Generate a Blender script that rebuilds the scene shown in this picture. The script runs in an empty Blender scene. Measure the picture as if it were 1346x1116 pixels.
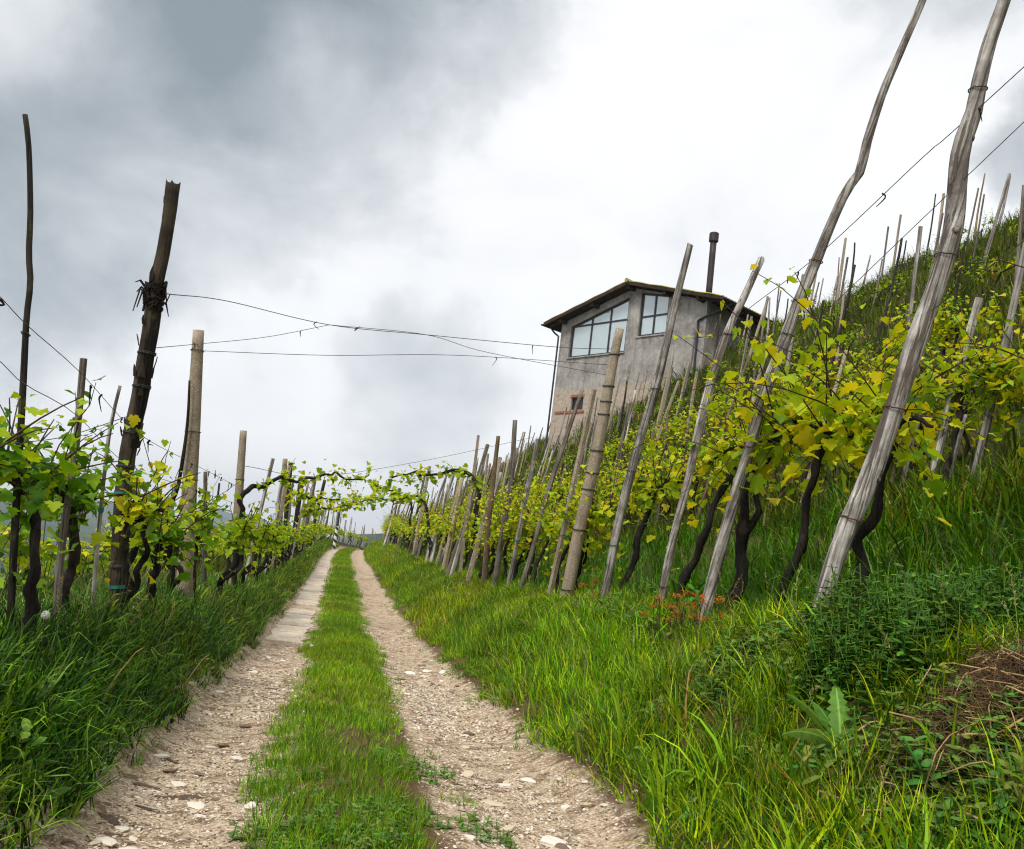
import bpy, math, random
import numpy as np
from mathutils import Matrix, Vector
rng = np.random.default_rng(7)
random.seed(7)
rad = math.radians
scene = bpy.context.scene

# ------------------------------------------------------------------ camera
FPX, IW, IH = 1166.0, 1346, 1116          # focal length in photo pixels
YAW, PITCH, ROLL = rad(9.9), rad(8.3), rad(7.0)
EYE = np.array([-0.25, 0.0, 1.3])
Fv = np.array([math.sin(YAW) * math.cos(PITCH), math.cos(YAW) * math.cos(PITCH), math.sin(PITCH)])
R0 = np.array([math.cos(YAW), -math.sin(YAW), 0.0])
U0 = np.cross(R0, Fv)
Rv = R0 * math.cos(ROLL) + U0 * math.sin(ROLL)
Uv = -R0 * math.sin(ROLL) + U0 * math.cos(ROLL)
cam_d = bpy.data.cameras.new("camera")
cam_d.sensor_fit = 'HORIZONTAL'; cam_d.sensor_width = 36.0
cam_d.lens = 36.0 * FPX / IW
cam_d.clip_start = 0.05; cam_d.clip_end = 20000
cam = bpy.data.objects.new("camera", cam_d)
scene.collection.objects.link(cam)
M = Matrix(((Rv[0], Uv[0], -Fv[0], EYE[0]), (Rv[1], Uv[1], -Fv[1], EYE[1]), (Rv[2], Uv[2], -Fv[2], EYE[2]), (0, 0, 0, 1)))
cam.matrix_world = M
scene.camera = cam

# ------------------------------------------------------------------ world, sun, exposure
SUN_EL, SUN_AZ = rad(52), rad(215)         # azimuth clockwise from +Y (the track's direction)
scene.view_settings.view_transform = 'Standard'
scene.view_settings.look = 'None'
scene.view_settings.gamma = 1.0
scene.view_settings.use_curve_mapping = False
scene.view_settings.exposure = 1.05
scene.cycles.use_denoising = True
scene.cycles.filter_width = 1.15
scene.cycles.max_bounces = 5
scene.cycles.diffuse_bounces = 3
scene.cycles.transparent_max_bounces = 12
world = bpy.data.worlds.new("World"); scene.world = world
world.use_nodes = True


class NT:
    """small node-tree builder"""
    def __init__(s, tree):
        s.t = tree; s.n = tree.nodes; s.l = tree.links

    def new(s, typ, ins=None, **attrs):
        n = s.n.new(typ)
        for k, v in attrs.items():
            setattr(n, k, v)
        for k, v in (ins or {}).items():
            if isinstance(v, bpy.types.NodeSocket):
                s.l.new(v, n.inputs[k])
            else:
                n.inputs[k].default_value = v
        return n

    def math(s, op, a, b=0.0, clamp=False):
        n = s.new('ShaderNodeMath', operation=op); n.use_clamp = clamp
        for i, v in enumerate((a, b)):
            if isinstance(v, bpy.types.NodeSocket): s.l.new(v, n.inputs[i])
            else: n.inputs[i].default_value = v
        return n.outputs[0]

    def mix(s, fac, a, b, blend='MIX'):
        n = s.new('ShaderNodeMix', data_type='RGBA', blend_type=blend)
        for i, v in ((0, fac), (6, a), (7, b)):
            if isinstance(v, bpy.types.NodeSocket): s.l.new(v, n.inputs[i])
            else: n.inputs[i].default_value = (*v, 1) if isinstance(v, tuple) and len(v) == 3 else v
        return n.outputs[2]

    def ramp(s, fac, stops):
        n = s.new('ShaderNodeValToRGB', {0: fac})
        e = n.color_ramp.elements
        while len(e) < len(stops): e.new(0.5)
        for el, (p, c) in zip(e, stops):
            el.position = p
            el.color = (c, c, c, 1) if not isinstance(c, tuple) else (*c, 1)
        return n.outputs[0]

    def noise(s, vec, scale, detail=4, rough=0.55, dist=0.0):
        n = s.new('ShaderNodeTexNoise', {'Scale': scale, 'Detail': detail, 'Roughness': rough, 'Distortion': dist})
        if vec is not None: s.l.new(vec, n.inputs['Vector'])
        return n

    def maprange(s, v, a, b, c=0.0, d=1.0, smooth=False):
        n = s.new('ShaderNodeMapRange', {'Value': v, 'From Min': a, 'From Max': b, 'To Min': c, 'To Max': d})
        if smooth: n.interpolation_type = 'SMOOTHSTEP'
        return n.outputs[0]


def px_ray(px, py):
    return Fv + ((px - 673) / FPX) * Rv - ((py - 558) / FPX) * Uv


def build_world():
    nt = NT(world.node_tree); nt.n.clear()
    out = nt.new('ShaderNodeOutputWorld')
    sky = nt.new('ShaderNodeTexSky', sky_type='NISHITA')
    sky.sun_disc = False; sky.sun_elevation = SUN_EL; sky.sun_rotation = SUN_AZ
    bg_sky = nt.new('ShaderNodeBackground', {'Color': sky.outputs[0], 'Strength': 0.1})
    tc = nt.new('ShaderNodeTexCoord')
    d = tc.outputs['Generated']
    sep = nt.new('ShaderNodeSeparateXYZ', {0: d})
    zz = nt.math('ADD', nt.math('MAXIMUM', sep.outputs[2], 0.0), 0.32)
    pl = nt.new('ShaderNodeCombineXYZ', {0: nt.math('DIVIDE', sep.outputs[0], zz), 1: nt.math('DIVIDE', sep.outputs[1], zz), 2: 0.0}).outputs[0]
    # billowing warp so cloud edges curl
    w = nt.noise(d, 3.4, 6, 0.6)
    wv = nt.new('ShaderNodeVectorMath', {0: w.outputs['Color'], 1: (0.5, 0.5, 0.5)}, operation='SUBTRACT').outputs[0]
    wd = nt.new('ShaderNodeVectorMath', {0: wv, 'Scale': 0.30}, operation='SCALE').outputs[0]
    dw = nt.new('ShaderNodeVectorMath', {0: d, 1: wd}, operation='ADD').outputs[0]
    # the large dark cloud banks, each a direction in the sky with its own spread
    tot = None
    for (px, py, rpx, wt) in [(400, 70, 330, .50), (600, 0, 200, .28), (230, 30, 200, .22), (190, 270, 270, .30), (50, 310, 220, .18), (545, 530, 190, .36), (1375, 185, 110, .6), (120, 470, 170, .12),
                              (60, 420, 170, .25), (980, 300, 220, .10), (-250, 150, 300, .5), (250, -350, 420, .7), (1250, -300, 320, .5)]:
        r = px_ray(px, py); r = r / np.linalg.norm(r)
        dist = nt.new('ShaderNodeVectorMath', {0: dw, 1: tuple(r)}, operation='DISTANCE').outputs['Value']
        m = nt.maprange(dist, rpx / FPX * 1.0, rpx / FPX * 0.3, 0.0, wt, True)
        tot = m if tot is None else nt.math('ADD', tot, m)
    big = nt.noise(pl, 0.55, 2, 0.5)
    tot = nt.math('ADD', tot, nt.maprange(big.outputs[0], 0.58, 0.85, 0, 0.5, True))
    dz = nt.new('ShaderNodeMapping', {0: d, 'Scale': (1.0, 1.0, 1.45)}).outputs[0]
    fine = nt.noise(dz, 4.2, 9, 0.58, 0.35)
    fine2 = nt.noise(pl, 1.0, 4, 0.55, 0.4)
    amt = nt.math('ADD', tot, nt.math('MULTIPLY', nt.math('SUBTRACT', fine.outputs[0], .5), 1.05))
    amt = nt.math('ADD', amt, nt.math('MULTIPLY', nt.math('SUBTRACT', fine2.outputs[0], .5), .25), clamp=True)
    col = nt.new('ShaderNodeValToRGB', {0: amt})
    e = col.color_ramp.elements
    e[0].position = 0.0; e[0].color = (0.495, 0.496, 0.498, 1)
    e[1].position = 1.0; e[1].color = (0.125, 0.148, 0.163, 1)
    for p, c in ((0.15, (0.462, 0.464, 0.468)), (0.25, (0.40, 0.408, 0.415)), (0.42, (0.315, 0.330, 0.340)), (0.70, (0.205, 0.224, 0.237))):
        k = e.new(p); k.color = (*c, 1)
    bg_cl = nt.new('ShaderNodeBackground', {'Color': col.outputs[0], 'Strength': 1.06})
    cover = nt.new('ShaderNodeMixShader', {0: 0.94, 1: bg_sky.outputs[0], 2: bg_cl.outputs[0]})
    nt.l.new(cover.outputs[0], out.inputs[0])


build_world()
sun_d = bpy.data.lights.new("sun", 'SUN')
sun_d.energy = 1.5; sun_d.angle = rad(14); sun_d.color = (1.0, 0.96, 0.89)
sun = bpy.data.objects.new("sun", sun_d); scene.collection.objects.link(sun)
sd = Vector((math.sin(SUN_AZ) * math.cos(SUN_EL), math.cos(SUN_AZ) * math.cos(SUN_EL), math.sin(SUN_EL)))
sun.rotation_euler = sd.to_track_quat('Z', 'Y').to_euler()

# ------------------------------------------------------------------ helpers
COL = scene.collection


def tag(o, label=None, cat=None, group=None, kind=None):
    if label: o["label"] = label
    if cat: o["category"] = cat
    if group: o["group"] = group
    if kind: o["kind"] = kind
    return o


def link(o, parent=None):
    COL.objects.link(o)
    if parent is not None: o.parent = parent
    return o


def mesh_data(name, verts, faces, mat=None, smooth=False, col=None):
    me = bpy.data.meshes.new(name)
    me.from_pydata([tuple(map(float, v)) for v in verts], [], [tuple(int(i) for i in f) for f in faces])
    if col is not None:
        a = me.attributes.new("Col", 'FLOAT_COLOR', 'POINT')
        c = np.ones((len(verts), 4), np.float32); c[:, :3] = col
        a.data.foreach_set("color", c.ravel())
    if smooth: me.polygons.foreach_set("use_smooth", [True] * len(me.polygons))
    if mat is not None: me.materials.append(mat)
    me.update()
    return me


def mesh_obj(name, verts, faces, mat=None, parent=None, smooth=False, col=None):
    return link(bpy.data.objects.new(name, mesh_data(name, verts, faces, mat, smooth, col)), parent)


def data_obj(name, me, parent=None):
    return link(bpy.data.objects.new(name, me), parent)


def empty(name, loc=(0, 0, 0), rz=0.0):
    o = bpy.data.objects.new(name, None); link(o)
    o.empty_display_size = 0.2
    o.location = loc; o.rotation_euler = (0, 0, rz)
    return o


class MB:
    """collects pieces into one mesh"""
    def __init__(s): s.v, s.f = [], []

    def add(s, v, f):
        b = len(s.v); s.v.extend([tuple(p) for p in v]); s.f.extend([tuple(i + b for i in q) for q in f]); return s

    def box(s, x0, x1, y0, y1, z0, z1):
        return s.add([(x0, y0, z0), (x1, y0, z0), (x1, y1, z0), (x0, y1, z0), (x0, y0, z1), (x1, y0, z1), (x1, y1, z1), (x0, y1, z1)],
                     [(3, 2, 1, 0), (4, 5, 6, 7), (0, 1, 5, 4), (1, 2, 6, 5), (2, 3, 7, 6), (3, 0, 4, 7)])

    def prism(s, poly, y0, y1):
        """poly: (x, z) counter-clockwise seen from -Y; extruded from y0 to y1"""
        n = len(poly)
        v = [(x, y0, z) for x, z in poly] + [(x, y1, z) for x, z in poly]
        f = [tuple(range(n)), tuple(range(2 * n - 1, n - 1, -1))] + [(i, i + n, (i + 1) % n + n, (i + 1) % n) for i in range(n)]
        return s.add(v, f)

    def tube(s, *a, **k): return s.add(*tube(*a, **k))

    def build(s, name, mat, parent=None, smooth=False): return mesh_obj(name, s.v, s.f, mat, parent, smooth)

    def data(s, name, mat, smooth=False): return mesh_data(name, s.v, s.f, mat, smooth)


def tube(path, radii, sides=6, wob=0.0, seed=0, caps=True, square=False, squash=1.0):
    P = np.asarray(path, float); n = len(P)
    radii = np.full(n, radii) if np.isscalar(radii) else np.asarray(radii, float)
    r_ = np.random.default_rng(seed)
    T = np.gradient(P, axis=0); T /= np.linalg.norm(T, axis=1)[:, None] + 1e-12
    ref = np.array([1.0, 0, 0]) if abs(T[0][0]) < 0.9 else np.array([0, 1.0, 0])
    N = ref - T[0] * (ref @ T[0]); N /= np.linalg.norm(N)
    V, F = [], []
    ang = np.arange(sides) / sides * 2 * math.pi + (math.pi / 4 if square else 0)
    ph = r_.random(sides)
    ks = max(2, n // 4 + 1)                                  # slow swellings along the length, a little roughness on top
    slow = r_.random((ks, sides)) - .5
    slow = np.stack([np.interp(np.linspace(0, ks - 1, n), np.arange(ks), slow[:, k]) for k in range(sides)], 1)
    lump = 1 + wob * 1.6 * slow + wob * .5 * (r_.random((n, sides)) - .5) + wob * 0.8 * (ph - .5)[None, :] * 2
    for i in range(n):
        N = N - T[i] * (N @ T[i]); N /= np.linalg.norm(N)
        B = np.cross(T[i], N)
        for k in range(sides):
            V.append(P[i] + radii[i] * lump[i, k] * (math.cos(ang[k]) * N + squash * math.sin(ang[k]) * B))
    for i in range(n - 1):
        for k in range(sides):
            k2 = (k + 1) % sides
            F.append((i * sides + k, i * sides + k2, (i + 1) * sides + k2, (i + 1) * sides + k))
    if caps:
        F.append(tuple(range(sides - 1, -1, -1))); F.append(tuple((n - 1) * sides + k for k in range(sides)))
    return V, F


def smooth_path(pts, n):
    """Catmull-Rom resampling of a polyline"""
    P = np.asarray(pts, float)
    if len(P) < 3:
        t = np.linspace(0, 1, n)[:, None]; return P[0] * (1 - t) + P[-1] * t
    Q = np.vstack([2 * P[0] - P[1], P, 2 * P[-1] - P[-2]])
    seg = np.r_[0, np.cumsum(np.linalg.norm(np.diff(P, axis=0), axis=1))]
    out = []
    for s in np.linspace(0, seg[-1], n):
        i = min(np.searchsorted(seg, s, 'right') - 1, len(P) - 2)
        t = (s - seg[i]) / (seg[i + 1] - seg[i])
        a, b, c, d = Q[i], Q[i + 1], Q[i + 2], Q[i + 3]
        out.append(.5 * (2 * b + (c - a) * t + (2 * a - 5 * b + 4 * c - d) * t * t + (3 * b - a - 3 * c + d) * t ** 3))
    return np.array(out)


def _hash(ix, iy, seed):
    h = (ix.astype(np.int64) * 374761393 + iy.astype(np.int64) * 668265263 + seed * 974711) & 0x7fffffff
    h = ((h ^ (h >> 13)) * 1274126177) & 0x7fffffff
    return ((h ^ (h >> 16)) & 0xffff) / 65535.0


def vnoise(x, y, seed=0):
    x = np.asarray(x, float); y = np.asarray(y, float)
    ix, iy = np.floor(x), np.floor(y); fx, fy = x - ix, y - iy
    fx = fx * fx * (3 - 2 * fx); fy = fy * fy * (3 - 2 * fy)
    a, b = _hash(ix, iy, seed), _hash(ix + 1, iy, seed)
    c, d = _hash(ix, iy + 1, seed), _hash(ix + 1, iy + 1, seed)
    return (a * (1 - fx) + b * fx) * (1 - fy) + (c * (1 - fx) + d * fx) * fy


def fbm(x, y, seed=0, o=4):
    s, a = 0.0, 0.5
    for k in range(o):
        s = s + a * vnoise(x * 2 ** k, y * 2 ** k, seed + k); a *= .5
    return s / (1 - .5 ** o)


def project(P):
    v = np.asarray(P, float) - EYE
    d = v @ Fv
    return 673 + FPX * (v @ Rv) / d, 558 - FPX * (v @ Uv) / d, d


def at_x(px, py, x):
    r = px_ray(px, py); return EYE + r * ((x - EYE[0]) / r[0])


def at_y(px, py, y):
    r = px_ray(px, py); return EYE + r * ((y - EYE[1]) / r[1])


# ------------------------------------------------------------------ the lie of the land
def zroad(y):
    return np.interp(y, [-30, 0, 3.5, 4.7, 7.7, 11.7, 15, 18.8, 25.5, 39.5, 55, 66, 74, 90, 120, 200, 5000],
                     [.7, .26, .17, .14, .02, -.15, -.22, -.25, -.18, -.01, .13, .2, .18, -.1, -1.6, -8, -12])


def xroad(y):
    t = np.clip((np.asarray(y, float) - 45) / 25, 0, 3.2); return .65 * t * t + 1.5 * np.clip(t - 1, 0, 3) ** 2


ROW_R = [2.4 + 2.3 * k for k in range(8)]
ROW_L = [-1.62, -4.0, -6.4, -8.8, -11.2, -13.8]
_RU = [1.0, 1.2, 1.5, 1.8, 2.1, 2.4, 3.2, 4, 6, 8, 10, 12, 14, 16, 18, 20, 24, 30, 45, 100, 300, 6000]
_RZ = [0, .08, .29, .57, .80, .95, 1.08, 1.5, 3.2, 5.0, 6.7, 8.3, 9.9, 11.4, 12.7, 13.6, 14.8, 15.8, 17, 22, 40, 60]
_LU = [1.0, 1.12, 1.3, 1.5, 1.8, 2.2, 3, 5, 8, 14, 30, 80, 200, 600, 6000]
_LZ = [0, .1, .3, .44, .46, .42, .24, -.45, -1.9, -5.2, -13.5, -34, -58, -72, -80]


def ground_z(x, y):
    x = np.asarray(x, float); y = np.asarray(y, float)
    u = x - xroad(y)
    zr = zroad(y)
    rut = .035 * np.exp(-((np.abs(u) - .75) / .2) ** 2)
    crown = .05 * np.exp(-(u / .35) ** 2)
    right = np.interp(u, _RU, _RZ)
    # terraces: a narrow walk at each row, a steep grassy bank between
    ph = (u - 2.4) / 2.3
    ter = -.30 * np.sin(2 * math.pi * ph) * np.clip((u - 3.2) / 2, 0, 1) * np.clip((24 - u) / 5, 0, 1)
    left = np.interp(-u, _LU, _LZ)
    phl = (-u - 1.62) / 2.4
    tl = .16 * np.sin(2 * math.pi * phl) * np.clip((-u - 2.4) / 2, 0, 1) * np.clip((25 + u) / 6, 0, 1)
    z = zr + np.where(u > 0, right + ter, left + tl) + crown - rut
    off = np.clip(np.abs(u) - 1.0, 0, 1)
    z = z + (fbm(x * .9, y * .9, 3, 3) - .5) * (.28 + .22 * (u > 0) * np.clip(2.2 - u, 0, 1)) * off + (fbm(x * .22, y * .22, 9, 3) - .5) * .7 * np.clip((np.abs(u) - 3) / 6, 0, 1)
    z = z + (fbm(x * 4, y * 4, 5, 2) - .5) * (.03 + .05 * off)
    # wooded country across the valley
    far = np.clip((np.hypot(x, y) - 500) / 1500, 0, 1) * np.clip(-u / 300, 0, 1)
    z = z + far * (fbm(x / 420 + 3, y / 420, 21, 5) * 190 - 40)
    far2 = np.clip((np.hypot(x, y) - 250) / 300, 0, 1) * np.clip(-u / 200, 0, 1)
    z = z + far2 * (fbm(x / 25, y / 25, 31, 3) - .5) * 16
    return z


def gz(x, y): return float(ground_z(np.array([x]), np.array([y]))[0])


def ground_hit(px, py):
    r = px_ray(px, py); t = np.linspace(1.2, 20, 3000); P = EYE + t[:, None] * r
    z = ground_z(P[:, 0], P[:, 1]); k = np.argmax(P[:, 2] < z)
    return P[k]


# ------------------------------------------------------------------ materials
MATS = {}


def mat(name):
    m = bpy.data.materials.new(name); m.use_nodes = True
    nt = NT(m.node_tree); nt.n.clear()
    out = nt.new('ShaderNodeOutputMaterial')
    bs = nt.new('ShaderNodeBsdfPrincipled')
    nt.l.new(bs.outputs[0], out.inputs[0])
    MATS[name] = m
    return m, nt, bs, out


def setc(nt, bs, key, v):
    if isinstance(v, bpy.types.NodeSocket): nt.l.new(v, bs.inputs[key])
    else: bs.inputs[key].default_value = (*v, 1) if isinstance(v, tuple) and len(v) == 3 else v


def bump(nt, bs, h, strength=.5, dist=.01):
    b = nt.new('ShaderNodeBump', {'Height': h, 'Strength': strength, 'Distance': dist})
    nt.l.new(b.outputs[0], bs.inputs['Normal'])


def m_wood(name, light, dark, rough=.85, grain=28.0, crack=.5, blotch=(.5, .75), moss=None):
    m, nt, bs, out = mat(name)
    tc = nt.new('ShaderNodeTexCoord'); oi = nt.new('ShaderNodeObjectInfo')
    off = nt.new('ShaderNodeVectorMath', {0: tc.outputs['Object'], 1: oi.outputs['Random']}, operation='ADD').outputs[0]
    mp = nt.new('ShaderNodeMapping', {0: off, 'Scale': (grain, grain, grain * .045)}).outputs[0]
    g = nt.noise(mp, 1.6, 6, .65, .3)
    mp2 = nt.new('ShaderNodeMapping', {0: off, 'Scale': (grain * .5, grain * .5, grain * .016)}).outputs[0]
    c = nt.noise(mp2, 3.4, 4, .6, .4)
    crk = nt.maprange(c.outputs[0], .40, .47)
    b = nt.noise(off, 4.0, 5, .65)
    f = nt.math('MULTIPLY', nt.ramp(g.outputs[0], [(.3, 0.0), (.72, 1.0)]), nt.maprange(crk, 0, 1, 1 - crack, 1))
    f = nt.math('MULTIPLY', f, nt.maprange(b.outputs[0], .36, .62, .22, 1.0))
    col = nt.mix(f, dark, light)
    v = nt.math('ADD', nt.math('MULTIPLY', oi.outputs['Random'], .5), .72)
    col = nt.mix(1.0, col, nt.new('ShaderNodeCombineColor', {0: v, 1: v, 2: v}).outputs[0], 'MULTIPLY')
    if moss:
        mf = nt.maprange(nt.noise(off, 9, 4, .6).outputs[0], blotch[0], blotch[1])
        col = nt.mix(mf, col, moss)
    setc(nt, bs, 'Base Color', col); setc(nt, bs, 'Roughness', rough); bs.inputs['Specular IOR Level'].default_value = .25
    bump(nt, bs, nt.math('MULTIPLY', g.outputs[0], nt.math('ADD', nt.math('MULTIPLY', crk, .8), .2)), 1.0, .02)
    return m


def m_plain(name, a, b=None, scale=8, rough=.8, metal=0.0, bstr=.3, bdist=.005, spec=.4):
    m, nt, bs, out = mat(name)
    tc = nt.new('ShaderNodeTexCoord')
    n = nt.noise(tc.outputs['Object'], scale, 6, .62)
    setc(nt, bs, 'Base Color', nt.mix(nt.ramp(n.outputs[0], [(.32, 0.0), (.68, 1.0)]), a, b or a))
    setc(nt, bs, 'Roughness', rough); setc(nt, bs, 'Metallic', metal); bs.inputs['Specular IOR Level'].default_value = spec
    bump(nt, bs, n.outputs[0], bstr, bdist)
    return m


def m_leaf(name, trans=.45, instancer=False, rough=.5, spec=.35):
    m, nt, bs, out = mat(name)
    a = nt.new('ShaderNodeAttribute', attribute_name='Col')
    col = a.outputs['Color']
    if instancer:
        t = nt.new('ShaderNodeAttribute', attribute_name='tint', attribute_type='INSTANCER')
        col = nt.mix(1.0, col, t.outputs['Color'], 'MULTIPLY')
    setc(nt, bs, 'Base Color', col); setc(nt, bs, 'Roughness', rough); bs.inputs['Specular IOR Level'].default_value = spec
    tr = nt.new('ShaderNodeBsdfTranslucent', {'Color': nt.mix(1.0, col, (1.25, 1.15, .55), 'MULTIPLY')})
    mx = nt.new('ShaderNodeMixShader', {0: trans, 1: bs.outputs[0], 2: tr.outputs[0]})
    nt.l.new(mx.outputs[0], out.inputs[0])
    return m


m_wood('silver_wood', (.82, .78, .725), (.08, .06, .047), crack=.85, grain=24)
m_wood('grey_wood', (.38, .335, .285), (.065, .05, .04), crack=.7)
m_wood('brown_wood', (.30, .21, .12), (.09, .06, .035), grain=22)
m_wood('bark_post', (.11, .08, .056), (.007, .005, .0035), grain=16, crack=.92, moss=(.06, .055, .015), blotch=(.6, .72))
m_wood('dark_pole', (.07, .058, .046), (.012, .010, .008), grain=24, moss=(.10, .085, .03), blotch=(.55, .7))
m_wood('vine_bark', (.055, .038, .026), (.005, .004, .003), grain=34, crack=.9)
m_wood('cane_bark', (.16, .10, .06), (.05, .03, .02), grain=30)
m_wood('roof_wood', (.10, .06, .03), (.015, .010, .006), grain=12)
m_plain('wire_metal', (.11, .105, .11), (.05, .045, .045), 40, .55, .6)
m_plain('rust_wire', (.16, .075, .04), (.07, .03, .02), 40, .8, .2)
m_plain('teal_tape', (.015, .20, .17), (.01, .11, .10), 30, .6)
m_plain('stone', (.68, .57, .42), (.44, .34, .23), 25, .9, 0, .5, .004)
m_plain('stone_white', (.80, .74, .65), (.58, .51, .42), 25, .9, 0, .5, .004)
m_plain('stone_brown', (.25, .17, .115), (.12, .08, .055), 25, .9, 0, .5, .004)
m_plain('bark_chip', (.16, .105, .07), (.05, .032, .022), 30, .95, 0, .9, .006)
m_plain('straw', (.42, .28, .13), (.26, .15, .07), 20, .8)
m_plain('dark_straw', (.20, .115, .05), (.025, .014, .007), 14, .9)
m_plain('fluff', (.75, .75, .72), (.6, .6, .56), 60, .95)
m_plain('frame_dark', (.016, .017, .02), (.022, .022, .026), 20, .45)
m_plain('gutter_metal', (.022, .024, .034), (.035, .036, .045), 15, .4, .3)
m_plain('flue_metal', (.045, .03, .028), (.022, .018, .02), 10, .55, .3)
m_plain('red_brick', (.36, .12, .06), (.24, .075, .04), 9, .9)
m_plain('curtain', (.74, .74, .68), (.62, .63, .58), 6, .95, 0, .1)
m_plain('interior', (.10, .095, .085), (.07, .065, .06), 3, .95)
m_plain('stripe_white', (.72, .72, .70), (.6, .6, .58), 10, .6)
m_plain('mortar', (.4, .33, .27), (.3, .25, .2), 20, .95)
m_leaf('vine_leaf', .45, False, .5, .2)
m_leaf('weed_leaf', .2, True, .55, .2)
m_leaf('grass', .25, True, .5, .18)


def m_concrete():
    m, nt, bs, out = mat('concrete')
    tc = nt.new('ShaderNodeTexCoord'); oi = nt.new('ShaderNodeObjectInfo')
    o = nt.new('ShaderNodeVectorMath', {0: tc.outputs['Object'], 1: oi.outputs['Random']}, operation='ADD').outputs[0]
    n = nt.noise(o, 5, 6, .6); n2 = nt.noise(o, 70, 4, .7)
    c = nt.mix(nt.ramp(n.outputs[0], [(.3, 0.0), (.7, 1.0)]), (.18, .135, .085), (.33, .27, .20))
    c = nt.mix(nt.maprange(n2.outputs[0], .5, .75), c, (.56, .50, .42))
    st = nt.noise(nt.new('ShaderNodeMapping', {0: o, 'Scale': (9, 9, .7)}).outputs[0], 2.2, 4, .6)
    c = nt.mix(nt.maprange(st.outputs[0], .52, .75, 0, .7), c, (.14, .115, .075))
    setc(nt, bs, 'Base Color', c); setc(nt, bs, 'Roughness', .92); bs.inputs['Specular IOR Level'].default_value = .2
    bump(nt, bs, n2.outputs[0], .5, .004)


m_concrete()


def m_glass():
    m, nt, bs, out = mat('glass')
    setc(nt, bs, 'Base Color', (.55, .66, .70)); setc(nt, bs, 'Roughness', .03); bs.inputs['Specular IOR Level'].default_value = 1.0
    bs.inputs['IOR'].default_value = 2.2
    tr = nt.new('ShaderNodeBsdfTransparent', {'Color': (.86, .93, .95, 1)})
    mx = nt.new('ShaderNodeMixShader', {0: .4, 1: bs.outputs[0], 2: tr.outputs[0]})
    nt.l.new(mx.outputs[0], out.inputs[0])


m_glass()


def m_house():
    m, nt, bs, out = mat('house_render')
    tc = nt.new('ShaderNodeTexCoord'); o = tc.outputs['Object']
    n = nt.noise(o, .9, 7, .62, .3); n2 = nt.noise(o, 6, 6, .65); n3 = nt.noise(o, 30, 4, .7)
    c = nt.mix(nt.ramp(n.outputs[0], [(.33, 0.0), (.66, 1.0)]), (.14, .13, .12), (.35, .325, .30))
    c = nt.mix(nt.maprange(n2.outputs[0], .45, .75, 0, .55), c, (.48, .45, .42))
    stk = nt.noise(nt.new('ShaderNodeMapping', {0: o, 'Scale': (3.2, 3.2, .28)}).outputs[0], 1.5, 5, .6)
    c = nt.mix(nt.maprange(stk.outputs[0], .52, .70, 0, .6), c, (.12, .108, .098))
    # lower courses where the render has fallen away from pinkish stone and brick
    sp = nt.new('ShaderNodeSeparateXYZ', {0: o})
    lim = nt.math('ADD', nt.math('MULTIPLY', nt.math('SUBTRACT', n.outputs[0], .5), 2.6), nt.math('MULTIPLY', nt.math('SUBTRACT', n2.outputs[0], .5), .5))
    f = nt.maprange(nt.math('ADD', sp.outputs[2], lim), 2.7, 2.95, 1, 0)
    st = nt.mix(nt.ramp(n2.outputs[0], [(.3, 0.0), (.7, 1.0)]), (.28, .22, .17), (.46, .39, .32))
    c = nt.mix(f, c, st)
    setc(nt, bs, 'Base Color', c); setc(nt, bs, 'Roughness', .95); bs.inputs['Specular IOR Level'].default_value = .15
    bump(nt, bs, nt.math('ADD', n2.outputs[0], nt.math('MULTIPLY', n3.outputs[0], .5)), .6, .03)


m_house()


def m_tiles():
    m, nt, bs, out = mat('roof_tile')
    tc = nt.new('ShaderNodeTexCoord'); o = tc.outputs['Object']
    n = nt.noise(o, 3, 5, .6); n2 = nt.noise(o, 12, 5, .65)
    c = nt.mix(n2.outputs[0], (.24, .13, .075), (.34, .22, .13))
    c = nt.mix(nt.maprange(n.outputs[0], .36, .55), c, (.30, .30, .05))
    setc(nt, bs, 'Base Color', c); setc(nt, bs, 'Roughness', .9)
    bump(nt, bs, n2.outputs[0], .5, .02)


m_tiles()


def m_striped():
    m, nt, bs, out = mat('striped_paint')
    tc = nt.new('ShaderNodeTexCoord'); sp = nt.new('ShaderNodeSeparateXYZ', {0: tc.outputs['Object']})
    ang = nt.math('ARCTAN2', sp.outputs[1], sp.outputs[0])
    ph = nt.math('FRACT', nt.math('ADD', nt.math('MULTIPLY', sp.outputs[2], 2.35), nt.math('MULTIPLY', ang, .5 / math.pi)))
    f = nt.math('GREATER_THAN', ph, .46)
    top = nt.math('LESS_THAN', sp.outputs[2], 1.62)
    c = nt.mix(nt.math('MULTIPLY', f, top), (.02, .022, .03), (.74, .74, .72))
    setc(nt, bs, 'Base Color', c); setc(nt, bs, 'Roughness', .6)


m_striped()


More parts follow.
